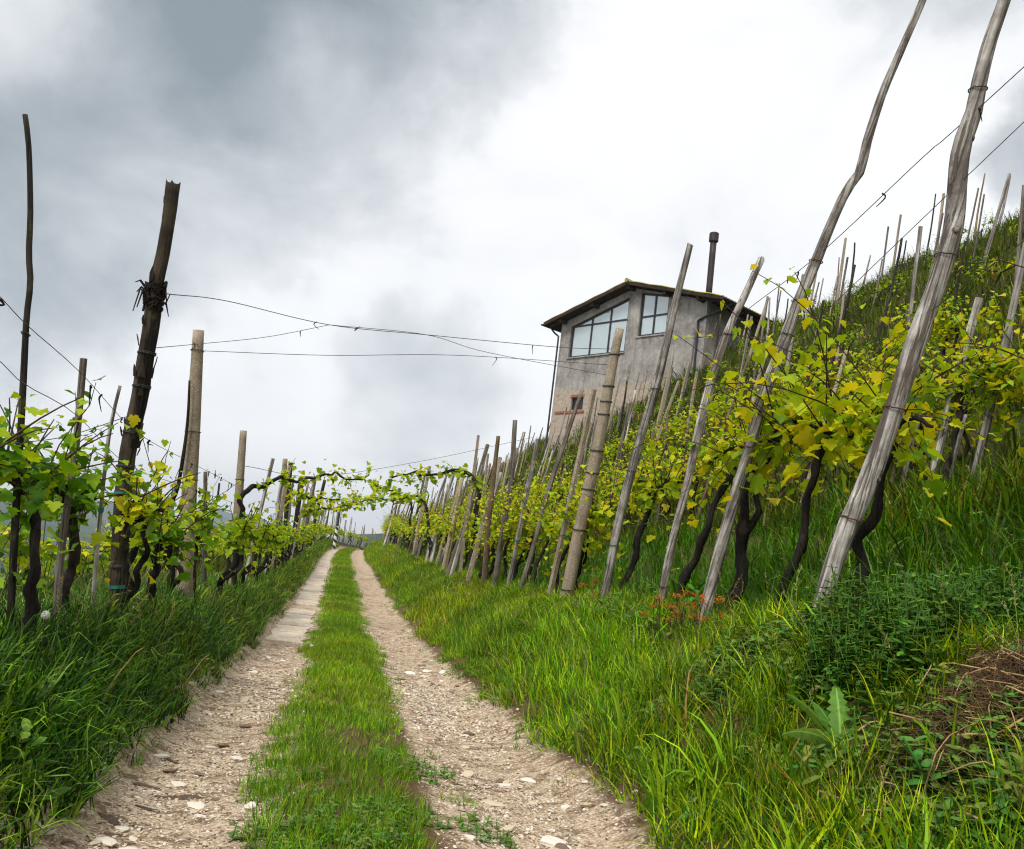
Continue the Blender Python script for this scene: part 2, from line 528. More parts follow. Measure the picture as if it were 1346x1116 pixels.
def m_ground():
    m, nt, bs, out = mat('ground')
    tc = nt.new('ShaderNodeNewGeometry'); P = tc.outputs['Position']
    n = nt.noise(P, .35, 6, .6); n2 = nt.noise(P, 2.2, 6, .62); n3 = nt.noise(P, 14, 5, .65)
    g = nt.mix(nt.ramp(n2.outputs[0], [(.3, 0.0), (.7, 1.0)]), (.022, .045, .006), (.06, .09, .012))
    g = nt.mix(nt.maprange(n.outputs[0], .45, .7), g, (.085, .085, .022))
    soil = nt.mix(n3.outputs[0], (.045, .028, .016), (.12, .075, .042))
    f = nt.maprange(nt.math('ADD', n2.outputs[0], nt.math('MULTIPLY', n3.outputs[0], .4)), .66, .82)
    c = nt.mix(nt.math('MULTIPLY', f, .8), g, soil)
    # woods and fields across the valley
    d = nt.new('ShaderNodeVectorMath', {0: P}, operation='LENGTH').outputs['Value']
    w = nt.noise(P, .012, 7, .65)
    w2 = nt.noise(P, .09, 4, .6)
    wood = nt.mix(nt.ramp(w.outputs[0], [(.4, 0.0), (.6, 1.0)]), (.020, .040, .014), (.055, .085, .025))
    wood = nt.mix(nt.math('MULTIPLY', nt.maprange(w2.outputs[0], .3, .7), .55), wood, (.012, .024, .010))
    c = nt.mix(nt.maprange(d, 130, 260), c, wood)
    setc(nt, bs, 'Base Color', c); setc(nt, bs, 'Roughness', .97); bs.inputs['Specular IOR Level'].default_value = .1
    bump(nt, bs, n3.outputs[0], .7, .05)


m_ground()


def m_track():
    m, nt, bs, out = mat('track')
    tc = nt.new('ShaderNodeNewGeometry'); P = tc.outputs['Position']
    at = nt.new('ShaderNodeAttribute', attribute_name='wheel')
    n = nt.noise(P, 1.3, 6, .6); n2 = nt.noise(P, 9, 6, .68); n3 = nt.noise(P, 45, 5, .7); v = nt.new('ShaderNodeTexVoronoi', {'Vector': P, 'Scale': 42.0, 'Randomness': 1.0})
    v2 = nt.new('ShaderNodeTexVoronoi', {'Vector': P, 'Scale': 110.0, 'Randomness': 1.0})
    sand = nt.mix(nt.ramp(n2.outputs[0], [(.3, 0.0), (.7, 1.0)]), (.32, .20, .11), (.58, .44, .30))
    peb = nt.mix(nt.ramp(v.outputs['Color'], [(.2, 0.0), (.8, 1.0)]), (.19, .11, .055), (.90, .79, .63))
    peb2 = nt.mix(nt.ramp(v2.outputs['Color'], [(.2, 0.0), (.8, 1.0)]), (.15, .088, .045), (.86, .74, .57))
    g = nt.mix(nt.maprange(v.outputs['Distance'], .25, .6, .8, 0), sand, peb)
    g = nt.mix(nt.maprange(n3.outputs[0], .35, .65, .1, .75), g, peb2)
    soil = nt.mix(n3.outputs[0], (.06, .034, .018), (.19, .115, .065))
    f = nt.math('ADD', at.outputs['Fac'], nt.math('MULTIPLY', nt.math('SUBTRACT', n2.outputs[0], .5), .9))
    f = nt.math('ADD', f, nt.math('MULTIPLY', nt.math('SUBTRACT', n.outputs[0], .5), .6))
    f = nt.maprange(f, .30, .62)
    c = nt.mix(f, soil, g)
    litter = nt.noise(nt.new('ShaderNodeMapping', {0: P, 'Scale': (1, 1.6, 1)}).outputs[0], 6.5, 5, .6, .6)
    c = nt.mix(nt.maprange(litter.outputs[0], .49, .62, 0, .75), c, (.13, .072, .038))
    setc(nt, bs, 'Base Color', c); setc(nt, bs, 'Roughness', .95); bs.inputs['Specular IOR Level'].default_value = .15
    h = nt.math('ADD', nt.math('MULTIPLY', v.outputs['Distance'], -.6), n3.outputs[0])
    bump(nt, bs, h, .8, .02)


m_track()


def m_slab():
    m, nt, bs, out = mat('slab')
    tc = nt.new('ShaderNodeNewGeometry'); P = tc.outputs['Position']
    n2 = nt.noise(P, 4, 6, .65); n3 = nt.noise(P, 40, 5, .7)
    c = nt.mix(nt.ramp(n2.outputs[0], [(.3, 0.0), (.7, 1.0)]), (.44, .35, .26), (.76, .68, .57))
    c = nt.mix(nt.maprange(n3.outputs[0], .44, .64, 0, .85), c, (.26, .18, .12))
    setc(nt, bs, 'Base Color', c); setc(nt, bs, 'Roughness', .95)
    bump(nt, bs, n3.outputs[0], .5, .01)


m_slab()


# ------------------------------------------------------------------ ground sheet and track
def grid_mesh(name, xs, ys, zfun, material, attr=None, follow=False):
    X, Y = np.meshgrid(xs, ys)
    if follow: X = X + xroad(Y)
    Z = zfun(X, Y)
    nx, ny = len(xs), len(ys)
    V = np.stack([X, Y, Z], -1).reshape(-1, 3).astype(np.float32)
    i = (np.arange(ny - 1)[:, None] * nx + np.arange(nx - 1)[None, :]).ravel()
    Fq = np.stack([i, i + 1, i + nx + 1, i + nx], -1).astype(np.int32)
    me = bpy.data.meshes.new(name)
    me.vertices.add(len(V)); me.vertices.foreach_set("co", V.ravel())
    me.loops.add(Fq.size); me.loops.foreach_set("vertex_index", Fq.ravel())
    me.polygons.add(len(Fq)); me.polygons.foreach_set("loop_start", np.arange(0, Fq.size, 4, dtype=np.int32))
    me.update(calc_edges=True)
    me.polygons.foreach_set("use_smooth", np.ones(len(Fq), bool))
    if attr is not None:
        a = me.attributes.new("wheel", 'FLOAT', 'POINT'); a.data.foreach_set("value", attr(X, Y).ravel().astype(np.float32))
    me.materials.append(material); me.update()
    return link(bpy.data.objects.new(name, me))


def geo(a, b, n): return list(np.geomspace(a, b, n))


xs = np.unique(np.round(np.concatenate([[-v for v in geo(26, 5000, 60)], np.arange(-26, -4, .5), np.arange(-4, 5, .12), np.arange(5, 27, .3), geo(27, 900, 22)]), 3))
ys = np.unique(np.round(np.concatenate([[-40, -25, -15, -10], np.arange(-7, 30, .22), np.arange(30, 95, .6), geo(95.5, 5000, 75)]), 3))
HALF = 1.32


def under_track(x, y):
    z = ground_z(x, y)
    return z - .06 * (np.abs(x - xroad(y)) < HALF - .1)


ground = grid_mesh('ground', xs, ys, under_track, MATS['ground'])
tag(ground, kind='structure', label='grassy vineyard hillside falling away to a wooded valley')


def wheel_mask(X, Y):
    u = np.abs(X - xroad(Y))
    wdt = .33 + .05 * (vnoise(X * .01 + 3, Y * .7, 4) - .5)
    return np.clip(1.15 - np.clip((np.abs(u - .75) - wdt + .1) / .28, 0, 1.2), 0, 1)


track = grid_mesh('track', np.arange(-HALF, HALF + .001, .06), np.concatenate([np.arange(-6, 20, .1), np.arange(20, 90, .35)]),
                  lambda x, y: ground_z(x, y) + .004, MATS['track'], wheel_mask, follow=True)
tag(track, kind='structure', label='farm track of two pale gravel wheel ruts with a grassy middle')

# worn concrete slabs laid in the downhill wheel rut
r_ = np.random.default_rng(5)
y = 11.9
while y < 62:
    ln = r_.uniform(.9, 1.5)
    if not (17.0 < y < 18.6):
        n = 16
        edge = []
        for t in np.linspace(0, 1, 6): edge.append((-1.0 + r_.normal(0, .03), y + ln * t))
        for t in np.linspace(.15, .85, 4): edge.append((-1.0 + .5 * t, y + ln + r_.normal(0, .02)))
        for t in np.linspace(1, 0, 6): edge.append((-.50 + r_.normal(0, .04), y + ln * t))
        for t in np.linspace(.85, .15, 4): edge.append((-1.0 + .5 * t, y + .03 + r_.normal(0, .02)))
        edge = [(ex + float(xroad(ey)), ey) for ex, ey in edge]
        zc = [gz(ex, ey) for ex, ey in edge]
        zt = np.mean(zc) + .022
        sl = np.polyfit([e[1] for e in edge], zc, 1)
        k = len(edge)
        V = [(ex, ey, np.polyval(sl, ey) + .03) for ex, ey in edge] + [(ex, ey, np.polyval(sl, ey) - .08) for ex, ey in edge]
        Fs = [tuple(range(k))[::-1]] + [(i, (i + 1) % k, (i + 1) % k + k, i + k) for i in range(k)]
        mesh_obj('slab', V, Fs, MATS['slab'], track)
    y += ln + .02


# ------------------------------------------------------------------ scattering (grass, weeds, gravel): one instancing object each
def scatter_group(name, coll):
    g = bpy.data.node_groups.new(name, 'GeometryNodeTree')
    g.interface.new_socket('Geometry', in_out='INPUT', socket_type='NodeSocketGeometry')
    g.interface.new_socket('Geometry', in_out='OUTPUT', socket_type='NodeSocketGeometry')
    N, L = g.nodes, g.links
    gi, go = N.new('NodeGroupInput'), N.new('NodeGroupOutput')
    ci = N.new('GeometryNodeCollectionInfo'); ci.inputs['Collection'].default_value = coll
    ci.inputs['Separate Children'].default_value = True; ci.inputs['Reset Children'].default_value = True
    ip = N.new('GeometryNodeInstanceOnPoints'); ip.inputs['Pick Instance'].default_value = True

    def attr(nm, typ):
        a = N.new('GeometryNodeInputNamedAttribute'); a.data_type = typ; a.inputs['Name'].default_value = nm
        return [s for s in a.outputs if s.enabled and s.name == 'Attribute'][0]
    L.new(gi.outputs[0], ip.inputs['Points']); L.new(ci.outputs[0], ip.inputs['Instance'])
    L.new(attr('vid', 'INT'), ip.inputs['Instance Index'])
    L.new(attr('rot', 'FLOAT_VECTOR'), ip.inputs['Rotation'])
    L.new(attr('scl', 'FLOAT_VECTOR'), ip.inputs['Scale'])
    L.new(ip.outputs[0], go.inputs[0])
    return g


def source_coll(name, meshes):
    c = bpy.data.collections.new(name)          # never linked to the scene: only a store of shapes
    for i, me in enumerate(meshes):
        o = bpy.data.objects.new(f"{name}_{i:02d}", me); c.objects.link(o)
    return scatter_group(name, c)


def scatter(name, group, pos, rot, scl, vid, tint, label, cat=None, parent=None):
    me = bpy.data.meshes.new(name)
    n = len(pos)
    me.vertices.add(n); me.vertices.foreach_set("co", np.asarray(pos, np.float32).ravel())
    for nm, typ, key, dat in (('rot', 'FLOAT_VECTOR', 'vector', rot), ('scl', 'FLOAT_VECTOR', 'vector', scl), ('tint', 'FLOAT_COLOR', 'color', np.c_[tint, np.ones(n)]), ('vid', 'INT', 'value', vid)):
        a = me.attributes.new(nm, typ, 'POINT')
        a.data.foreach_set(key, np.asarray(dat, np.int32 if typ == 'INT' else np.float32).ravel())
    o = link(bpy.data.objects.new(name, me), parent)
    md = o.modifiers.new('scatter', 'NODES'); md.node_group = group
    return tag(o, label, cat, None, 'stuff')


def blade_tuft(seed, n, h0, h1, w, spread, lean, bend, cols, seg=3):
    r = np.random.default_rng(seed)
    V, F, C = [], [], []
    for k in range(n):
        a = r.uniform(0, 2 * math.pi); rr = spread * math.sqrt(r.random())
        base = np.array([rr * math.cos(a), rr * math.sin(a), -.02])
        h = r.uniform(h0, h1); ww = w * r.uniform(.6, 1.3)
        da = a + r.normal(0, 1.0); dv = np.array([math.cos(da), math.sin(da), 0])
        side = np.array([-math.sin(da + r.normal(0, .5)), math.cos(da), 0])
        l = abs(r.normal(0, lean)) + .08; b = abs(r.normal(bend, bend * .5))
        c = np.array(cols[r.integers(len(cols))]) * r.uniform(.6, 1.35)
        p = base.copy(); ang = l
        bi = len(V); st = h / seg
        for s in range(seg + 1):
            t = s / seg
            wd = ww * (1 - t ** 1.6) * (1 if t < .99 else 0)
            if s < seg:
                V.append(p - side * wd); V.append(p + side * wd); C += [c, c]
            else:
                V.append(p.copy()); C.append(c)
            p = p + st * (dv * math.sin(ang) + np.array([0, 0, math.cos(ang)]))
            ang += b / seg * (1 + t)
        for s in range(seg - 1): F.append((bi + 2 * s, bi + 2 * s + 1, bi + 2 * s + 3, bi + 2 * s + 2))
        F.append((bi + 2 * seg - 2, bi + 2 * seg - 1, bi + 2 * seg))
    return mesh_data('tuft', V, F, MATS['grass'], True, np.array(C))


G_DARK = [(.020, .085, .002), (.05, .16, .004), (.14, .32, .008), (.008, .04, .002), (.26, .44, .03), (.012, .055, .002)]
G_BRIGHT = [(.07, .21, .003), (.18, .38, .005), (.32, .50, .008), (.025, .09, .003), (.42, .48, .012), (.04, .13, .003)]
G_SHORT = [(.12, .29, .004), (.18, .34, .005), (.27, .37, .008), (.06, .17, .004)]
G_DRY = [(.30, .21, .08), (.24, .17, .06), (.12, .14, .03)]
tall_dark = source_coll('tall_dark_tufts', [blade_tuft(10 + i, 26, .10, .30, .0046, .085, .40, 1.5, G_DARK + ([(.14, .2, .04)] if i % 2 else [])) for i in range(7)])
tall_bright = source_coll('tall_bright_tufts', [blade_tuft(30 + i, 30, .09, .29, .0036, .08, .32, 1.0, G_BRIGHT) for i in range(7)] + [blade_tuft(60, 16, .24, .46, .003, .08, .3, .9, G_DRY)])
wide_bright = source_coll('broad_bladed_tufts', [blade_tuft(80 + i, 14, .20, .46, .0075, .09, .32, 1.1, G_BRIGHT[:3] + G_DARK[1:3], 4) for i in range(5)])
short_g = source_coll('short_tufts', [blade_tuft(50 + i, 26, .035, .11, .0030, .075, .5, .8, G_SHORT, 2) for i in range(6)])
hill_g = source_coll('hillside_tufts', [blade_tuft(70 + i, 22, .16, .42, .008, .16, .35, 1.0, [(.05, .12, .006), (.10, .18, .008), (.15, .20, .012), (.03, .07, .006)], 2) for i in range(6)] + [blade_tuft(79, 14, .2, .4, .007, .16, .4, 1.0, G_DRY, 2)])


def in_view(P, mx=160, my=150):
    x, y, d = project(P)
    return (d > .4) & (x > -mx) & (x < IW + mx) & (y > -my) & (y < IH + my)


def rand_pts(u0, u1, y0, y1, dens):
    n = int((u1 - u0) * (y1 - y0) * dens)
    u = rng.uniform(u0, u1, n); yy = rng.uniform(y0, y1, n)
    return u, yy


def tufts(bands, smin, smax, keep=None, tintf=None, nvar=7, tilt=.18, hscale=None, mx=160):
    """bands: (u0,u1,y0,y1,tufts per m2, size)"""
    U, Y, S = [], [], []
    for (u0, u1, y0, y1, de, sz) in bands:
        u, yy = rand_pts(u0, u1, y0, y1, de); U.append(u); Y.append(yy); S.append(np.full(len(u), sz))
    u, yy, s = map(np.concatenate, (U, Y, S))
    x = u + xroad(yy)
    P = np.c_[x, yy, ground_z(x, yy)]
    k = in_view(P, mx)
    if keep is not None: k &= keep(u, yy)
    P, u, yy, s = P[k], u[k], yy[k], s[k]
    n = len(P)
    sc = s * rng.uniform(smin, smax, n)
    hh = sc if hscale is None else sc * hscale(u, yy)
    rot = np.c_[rng.normal(0, tilt, n), rng.normal(0, tilt, n), rng.uniform(0, 6.283, n)]
    scl = np.c_[sc, sc, hh]
    v = (.45 + 1.05 * fbm(P[:, 0] * 1.1, yy * 1.1, 41, 4)) * rng.uniform(.7, 1.3, n)
    yel = np.clip((fbm(P[:, 0] * .7, yy * .7, 47, 3) - .42) * 3.0, 0, 1)
    tint = np.c_[v * (1 + .45 * yel), v * (1 + .10 * yel), v]
    if tintf is not None: tint = tint * tintf(u, yy)
    return P, rot, scl, rng.integers(0, nvar, n), tint


# downhill verge: long dark arching grass
bL = [(-1.9, -1.08, 1.0, 6, 210, 1.0), (-2.9, -1.9, 1.2, 6, 110, 1.0), (-1.9, -1.12, 6, 13, 120, 1.0), (-2.8, -1.9, 6, 13, 60, 1.1), (-2.3, -1.1, 13, 28, 60, 1.05), (-2.2, -1.08, 28, 72, 26, 1.2), (-1.3, -1.02, 1.2, 12, 70, .6)]
a = tufts(bL, .75, 1.2, nvar=7, hscale=lambda u, y: .85 + .4 * np.clip((-u - 1.05) / .5, 0, 1) * (.45 + 1.0 * fbm(u * 1.6, y * 1.2, 91, 2)),
          tintf=lambda u, y: np.c_[.88 + .8 * np.clip((y - 8) / 25, 0, 1), .92 + .5 * np.clip((y - 8) / 25, 0, 1), np.ones(len(u))])
scatter('grass', tall_dark, *a, 'long dark green arching grass on the downhill verge of the track', 'grass')
# uphill bank: fine bright grass
bR = [(1.12, 2.5, 1.0, 7, 190, 1.0), (2.5, 4.4, 1.0, 7, 90, 1.0), (1.1, 2.6, 7, 14, 130, 1.0), (2.6, 4.6, 7, 14, 55, 1.1), (1.08, 2.7, 14, 30, 62, 1.1), (2.7, 4.6, 14, 30, 22, 1.3), (1.05, 3.0, 30, 74, 26, 1.3)]


CLEAR = [(ground_hit(1300, 940), .42, .34, .96), (ground_hit(1000, 850), .34, .32, .85), (ground_hit(1105, 975), .17, .2, .95), (ground_hit(1105, 995), .12, .16, .95), (ground_hit(1190, 850), .5, .3, .9), (ground_hit(900, 845), .25, .2, .5)]


def keep_bank(u, y):
    out = np.zeros(len(u), bool)
    for (c, rx, ry, pr) in CLEAR:
        out |= ((((u - c[0]) / rx) ** 2 + ((y - c[1]) / ry) ** 2) < rng.uniform(.7, 1.2, len(u))) & (rng.random(len(u)) < pr)
    out |= u < 1.10 + .26 * fbm(u * .01, y * 1.7, 97, 3)            # ragged lower edge
    return ~out


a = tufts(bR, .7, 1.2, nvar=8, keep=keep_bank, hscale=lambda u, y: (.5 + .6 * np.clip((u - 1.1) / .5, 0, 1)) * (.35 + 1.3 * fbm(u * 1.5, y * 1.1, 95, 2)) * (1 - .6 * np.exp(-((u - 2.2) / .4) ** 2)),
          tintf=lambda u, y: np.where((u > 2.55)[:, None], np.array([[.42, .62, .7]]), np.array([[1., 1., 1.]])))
k = (a[3] == 7) & (rng.random(len(a[3])) < .75); a[3][k] = rng.integers(0, 7, k.sum())
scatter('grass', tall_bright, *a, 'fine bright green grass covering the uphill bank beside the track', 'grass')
bW = [(1.25, 2.3, 1.2, 4.6, 26, 1.0), (2.6, 5.2, 3.2, 8, 26, 1.2), (1.4, 2.0, 4.6, 9, 10, .9)]
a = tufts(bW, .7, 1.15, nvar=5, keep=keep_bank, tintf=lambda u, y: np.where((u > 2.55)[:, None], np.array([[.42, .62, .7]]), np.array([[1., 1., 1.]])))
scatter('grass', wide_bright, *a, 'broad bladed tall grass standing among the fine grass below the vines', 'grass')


# short grass in the middle of the track
def keep_mid(u, y):
    w = .42 + .12 * (fbm(u * .01 + 5, y * .55, 61, 2) - .5) * 2
    bare = fbm(u * 2.2, y * 1.7, 66, 3)
    thin = np.where(y < 6.5, .64, .74)
    rg = 1 + .5 * (fbm(u * 5, y * 5, 63, 2) - .5)
    edge = (u > -w * rg) & (u < w * rg * np.interp(y, [3, 5, 9], [.42, .6, .9]))
    return edge & ((bare < thin) | (rng.random(len(u)) < .35))


bM = [(-.56, .56, 2.2, 7, 430, .85), (-.5, .5, 7, 14, 330, 1.0), (-.46, .46, 14, 30, 150, 1.25), (-.42, .42, 30, 72, 55, 1.7)]
a = tufts(bM, .6, 1.25, nvar=6, keep=keep_mid, hscale=lambda u, y: .55 + 1.0 * fbm(u * 1.6, y * 1.1, 68, 3) * (1 + .5 * (y < 3.8)))
scatter('grass', short_g, *a, 'short yellow green grass growing between the wheel ruts', 'grass')
# ragged sprouts at the edges of the ruts
u, yy = rand_pts(-1.25, 1.25, 2.2, 22, 60)
kk = (np.abs(np.abs(u) - .75) > .26) & (fbm(u * 2.5, yy * 2.5, 71, 3) > .53)
u, yy = u[kk], yy[kk]; P = np.c_[u, yy, ground_z(u, yy)]; n = len(P)
s = rng.uniform(.35, .9, n)
scatter('grass', short_g, P, np.c_[rng.normal(0, .2, (n, 2)), rng.uniform(0, 6.28, n)], np.c_[s, s, s], rng.integers(0, 6, n), np.c_[rng.uniform(.7, 1.1, (n, 1)), rng.uniform(.8, 1.1, (n, 1)), np.ones((n, 1))],
        'thin sprouts of grass along the stony edges of the ruts', 'grass')
# hillside above and slope below
bH = [(4.2, 8, 2, 22, 34, 1.0), (8, 20, 6, 34, 17, 1.25), (3.0, 8, 22, 75, 9, 1.5), (8, 21, 34, 75, 5, 1.9), (-6, -2.4, 2, 22, 18, 1.1), (-12, -6, 4, 30, 5, 1.6), (-8, -2.2, 22, 60, 4, 1.7)]
a = tufts(bH, .7, 1.3, nvar=7, tintf=lambda u, y: (.45 + .75 * fbm(u * .9, y * .35, 77, 3))[:, None] * np.array([[1.05, .95, 1.0]]))
k = (a[3] == 6) & (rng.random(len(a[3])) < .6); a[3][k] = rng.integers(0, 6, k.sum())
scatter('grass', hill_g, *a, 'rough tufted grass on the terraced slopes between the vine rows', 'grass')


# gravel and stones
def pebble(seed, mt, n=7, flat=.55):
    r = np.random.default_rng(seed)
    V, F = [], []
    rings = [(.0, .45), (.35, .9), (.75, .95), (1.0, .5)]
    lob = 1 + .35 * (r.random(n) - .5)
    for z, q in rings:
        for k in range(n):
            a = 2 * math.pi * (k + .3 * r.random()) / n
            V.append((q * lob[k] * math.cos(a) * r.uniform(.85, 1.15), q * lob[k] * math.sin(a) * r.uniform(.7, .95), (z - .3) * flat * r.uniform(.9, 1.1)))
    for i in range(3):
        for k in range(n): F.append((i * n + k, i * n + (k + 1) % n, (i + 1) * n + (k + 1) % n, (i + 1) * n + k))
    F.append(tuple(range(3 * n, 4 * n)))
    return mesh_data('stone', V, F, MATS[mt], False)


PEB = [pebble(i, ['stone', 'stone_white', 'stone', 'stone_brown', 'stone_white', 'stone_brown', 'stone'][i % 7], 6 + i % 2) for i in range(10)]
peb_g = source_coll('pebbles', PEB)
U, Y = [], []
for (y0, y1, de) in ((2.4, 5, 3200), (5, 9, 1700), (9, 16, 500)):
    for sgn in (-1, 1):
        u, yy = rand_pts(.28, 1.22, y0, y1, de); U.append(sgn * u); Y.append(yy)
u, yy = np.concatenate(U), np.concatenate(Y)
kk = rng.random(len(u)) < np.clip(1.25 - np.abs(np.abs(u) - .75) / .5, .15, 1)
u, yy = u[kk], yy[kk]; P = np.c_[u, yy, ground_z(u, yy) + .005]
kk = in_view(P, 60, 60); P, yy = P[kk], yy[kk]; n = len(P)
s = (.0028 + .0075 * rng.random(n) ** 2.5) * (1 + .5 * (yy > 6))
scatter('gravel', peb_g, P, np.c_[rng.normal(0, .3, (n, 2)), rng.uniform(0, 6.28, n)], np.c_[s, s, s], rng.integers(0, 10, n), np.ones((n, 3)), 'loose pale gravel in the wheel ruts of the track', None, track)
cnt = 0
while cnt < 280:                                             # stones large enough to pick out singly
    yy = 2.6 + 9 * rng.random() ** 1.6; uu = rng.choice([-1, 1]) * np.clip(rng.normal(.9, .24), .3, 1.25)
    o = data_obj('stone', PEB[rng.integers(10)], track)
    sz = (.012 + .034 * rng.random() ** 2.5) * (1 + .04 * yy)
    o.location = (uu, yy, gz(uu, yy) + .004); o.scale = (sz, sz * rng.uniform(.7, 1), sz * rng.uniform(.6, 1))
    o.rotation_euler = (rng.normal(0, .2), rng.normal(0, .2), rng.uniform(0, 6.28)); cnt += 1
for (px, py, sz) in [(728, 1112, .085), (618, 1103, .03), (770, 1030, .03), (735, 1026, .028), (795, 1060, .028), (275, 940, .035), (210, 996, .045), (160, 1092, .035), (100, 1070, .04), (140, 1110, .05), (263, 1075, .025)]:
    r = px_ray(px, py); t = (EYE[2] - .17) / -r[2]
    p = EYE + r * t
    for _ in range(6):
        t *= 1 + (p[2] - gz(p[0], p[1])) / max(.3, (EYE[2] - p[2])); p = EYE + r * t
    o = data_obj('stone', PEB[int(rng.choice([1, 4]))], track); o.location = (p[0], p[1], gz(p[0], p[1]) + .004); o.scale = (sz, sz * .8, sz * .7); o.rotation_euler = (0, 0, rng.uniform(0, 6))


def chip(seed):
    r = np.random.default_rng(seed); n = 9
    path = [(t * .5, .05 * math.sin(4 * t + seed) + r.normal(0, .02), .01 + .03 * r.random()) for t in np.linspace(-1, 1, n)]
    return mesh_data('bark', *tube(path, [.02 + .10 * (1 - abs(t)) * r.uniform(.6, 1.1) for t in np.linspace(-1, 1, n)], 6, .5, seed, squash=.4), MATS['bark_chip'])


CH = [chip(i) for i in range(5)]
for (px, py, sz, rz) in [(245, 1052, .26, .1), (182, 1062, .2, -.4), (140, 1078, .22, -.7), (180, 1033, .2, -.1), (285, 1006, .12, .2), (290, 1031, .12, .1), (150, 1100, .1, .5), (220, 1000, .16, -.6), (365, 907, .2, 0), (345, 937, .16, -.2),
                         (165, 1112, .12, 1), (75, 1112, .1, .4), (597, 967, .07, .2), (617, 985, .15, -.5), (580, 1010, .12, 0), (610, 1068, .1, -.7), (330, 1020, .1, .3), (640, 1015, .09, .1)]:
    r = px_ray(px, py); t = (EYE[2] - .17) / -r[2]; p = EYE + r * t
    for _ in range(6):
        t *= 1 + (p[2] - gz(p[0], p[1])) / max(.3, (EYE[2] - p[2])); p = EYE + r * t
    o = data_obj('bark_piece', CH[rng.integers(5)], track); o.location = (p[0], p[1], gz(p[0], p[1]) + .002); o.scale = (sz, sz * .8, sz * rng.uniform(.5, .8)); o.rotation_euler = (rng.normal(0, .1), rng.normal(0, .1), rz)


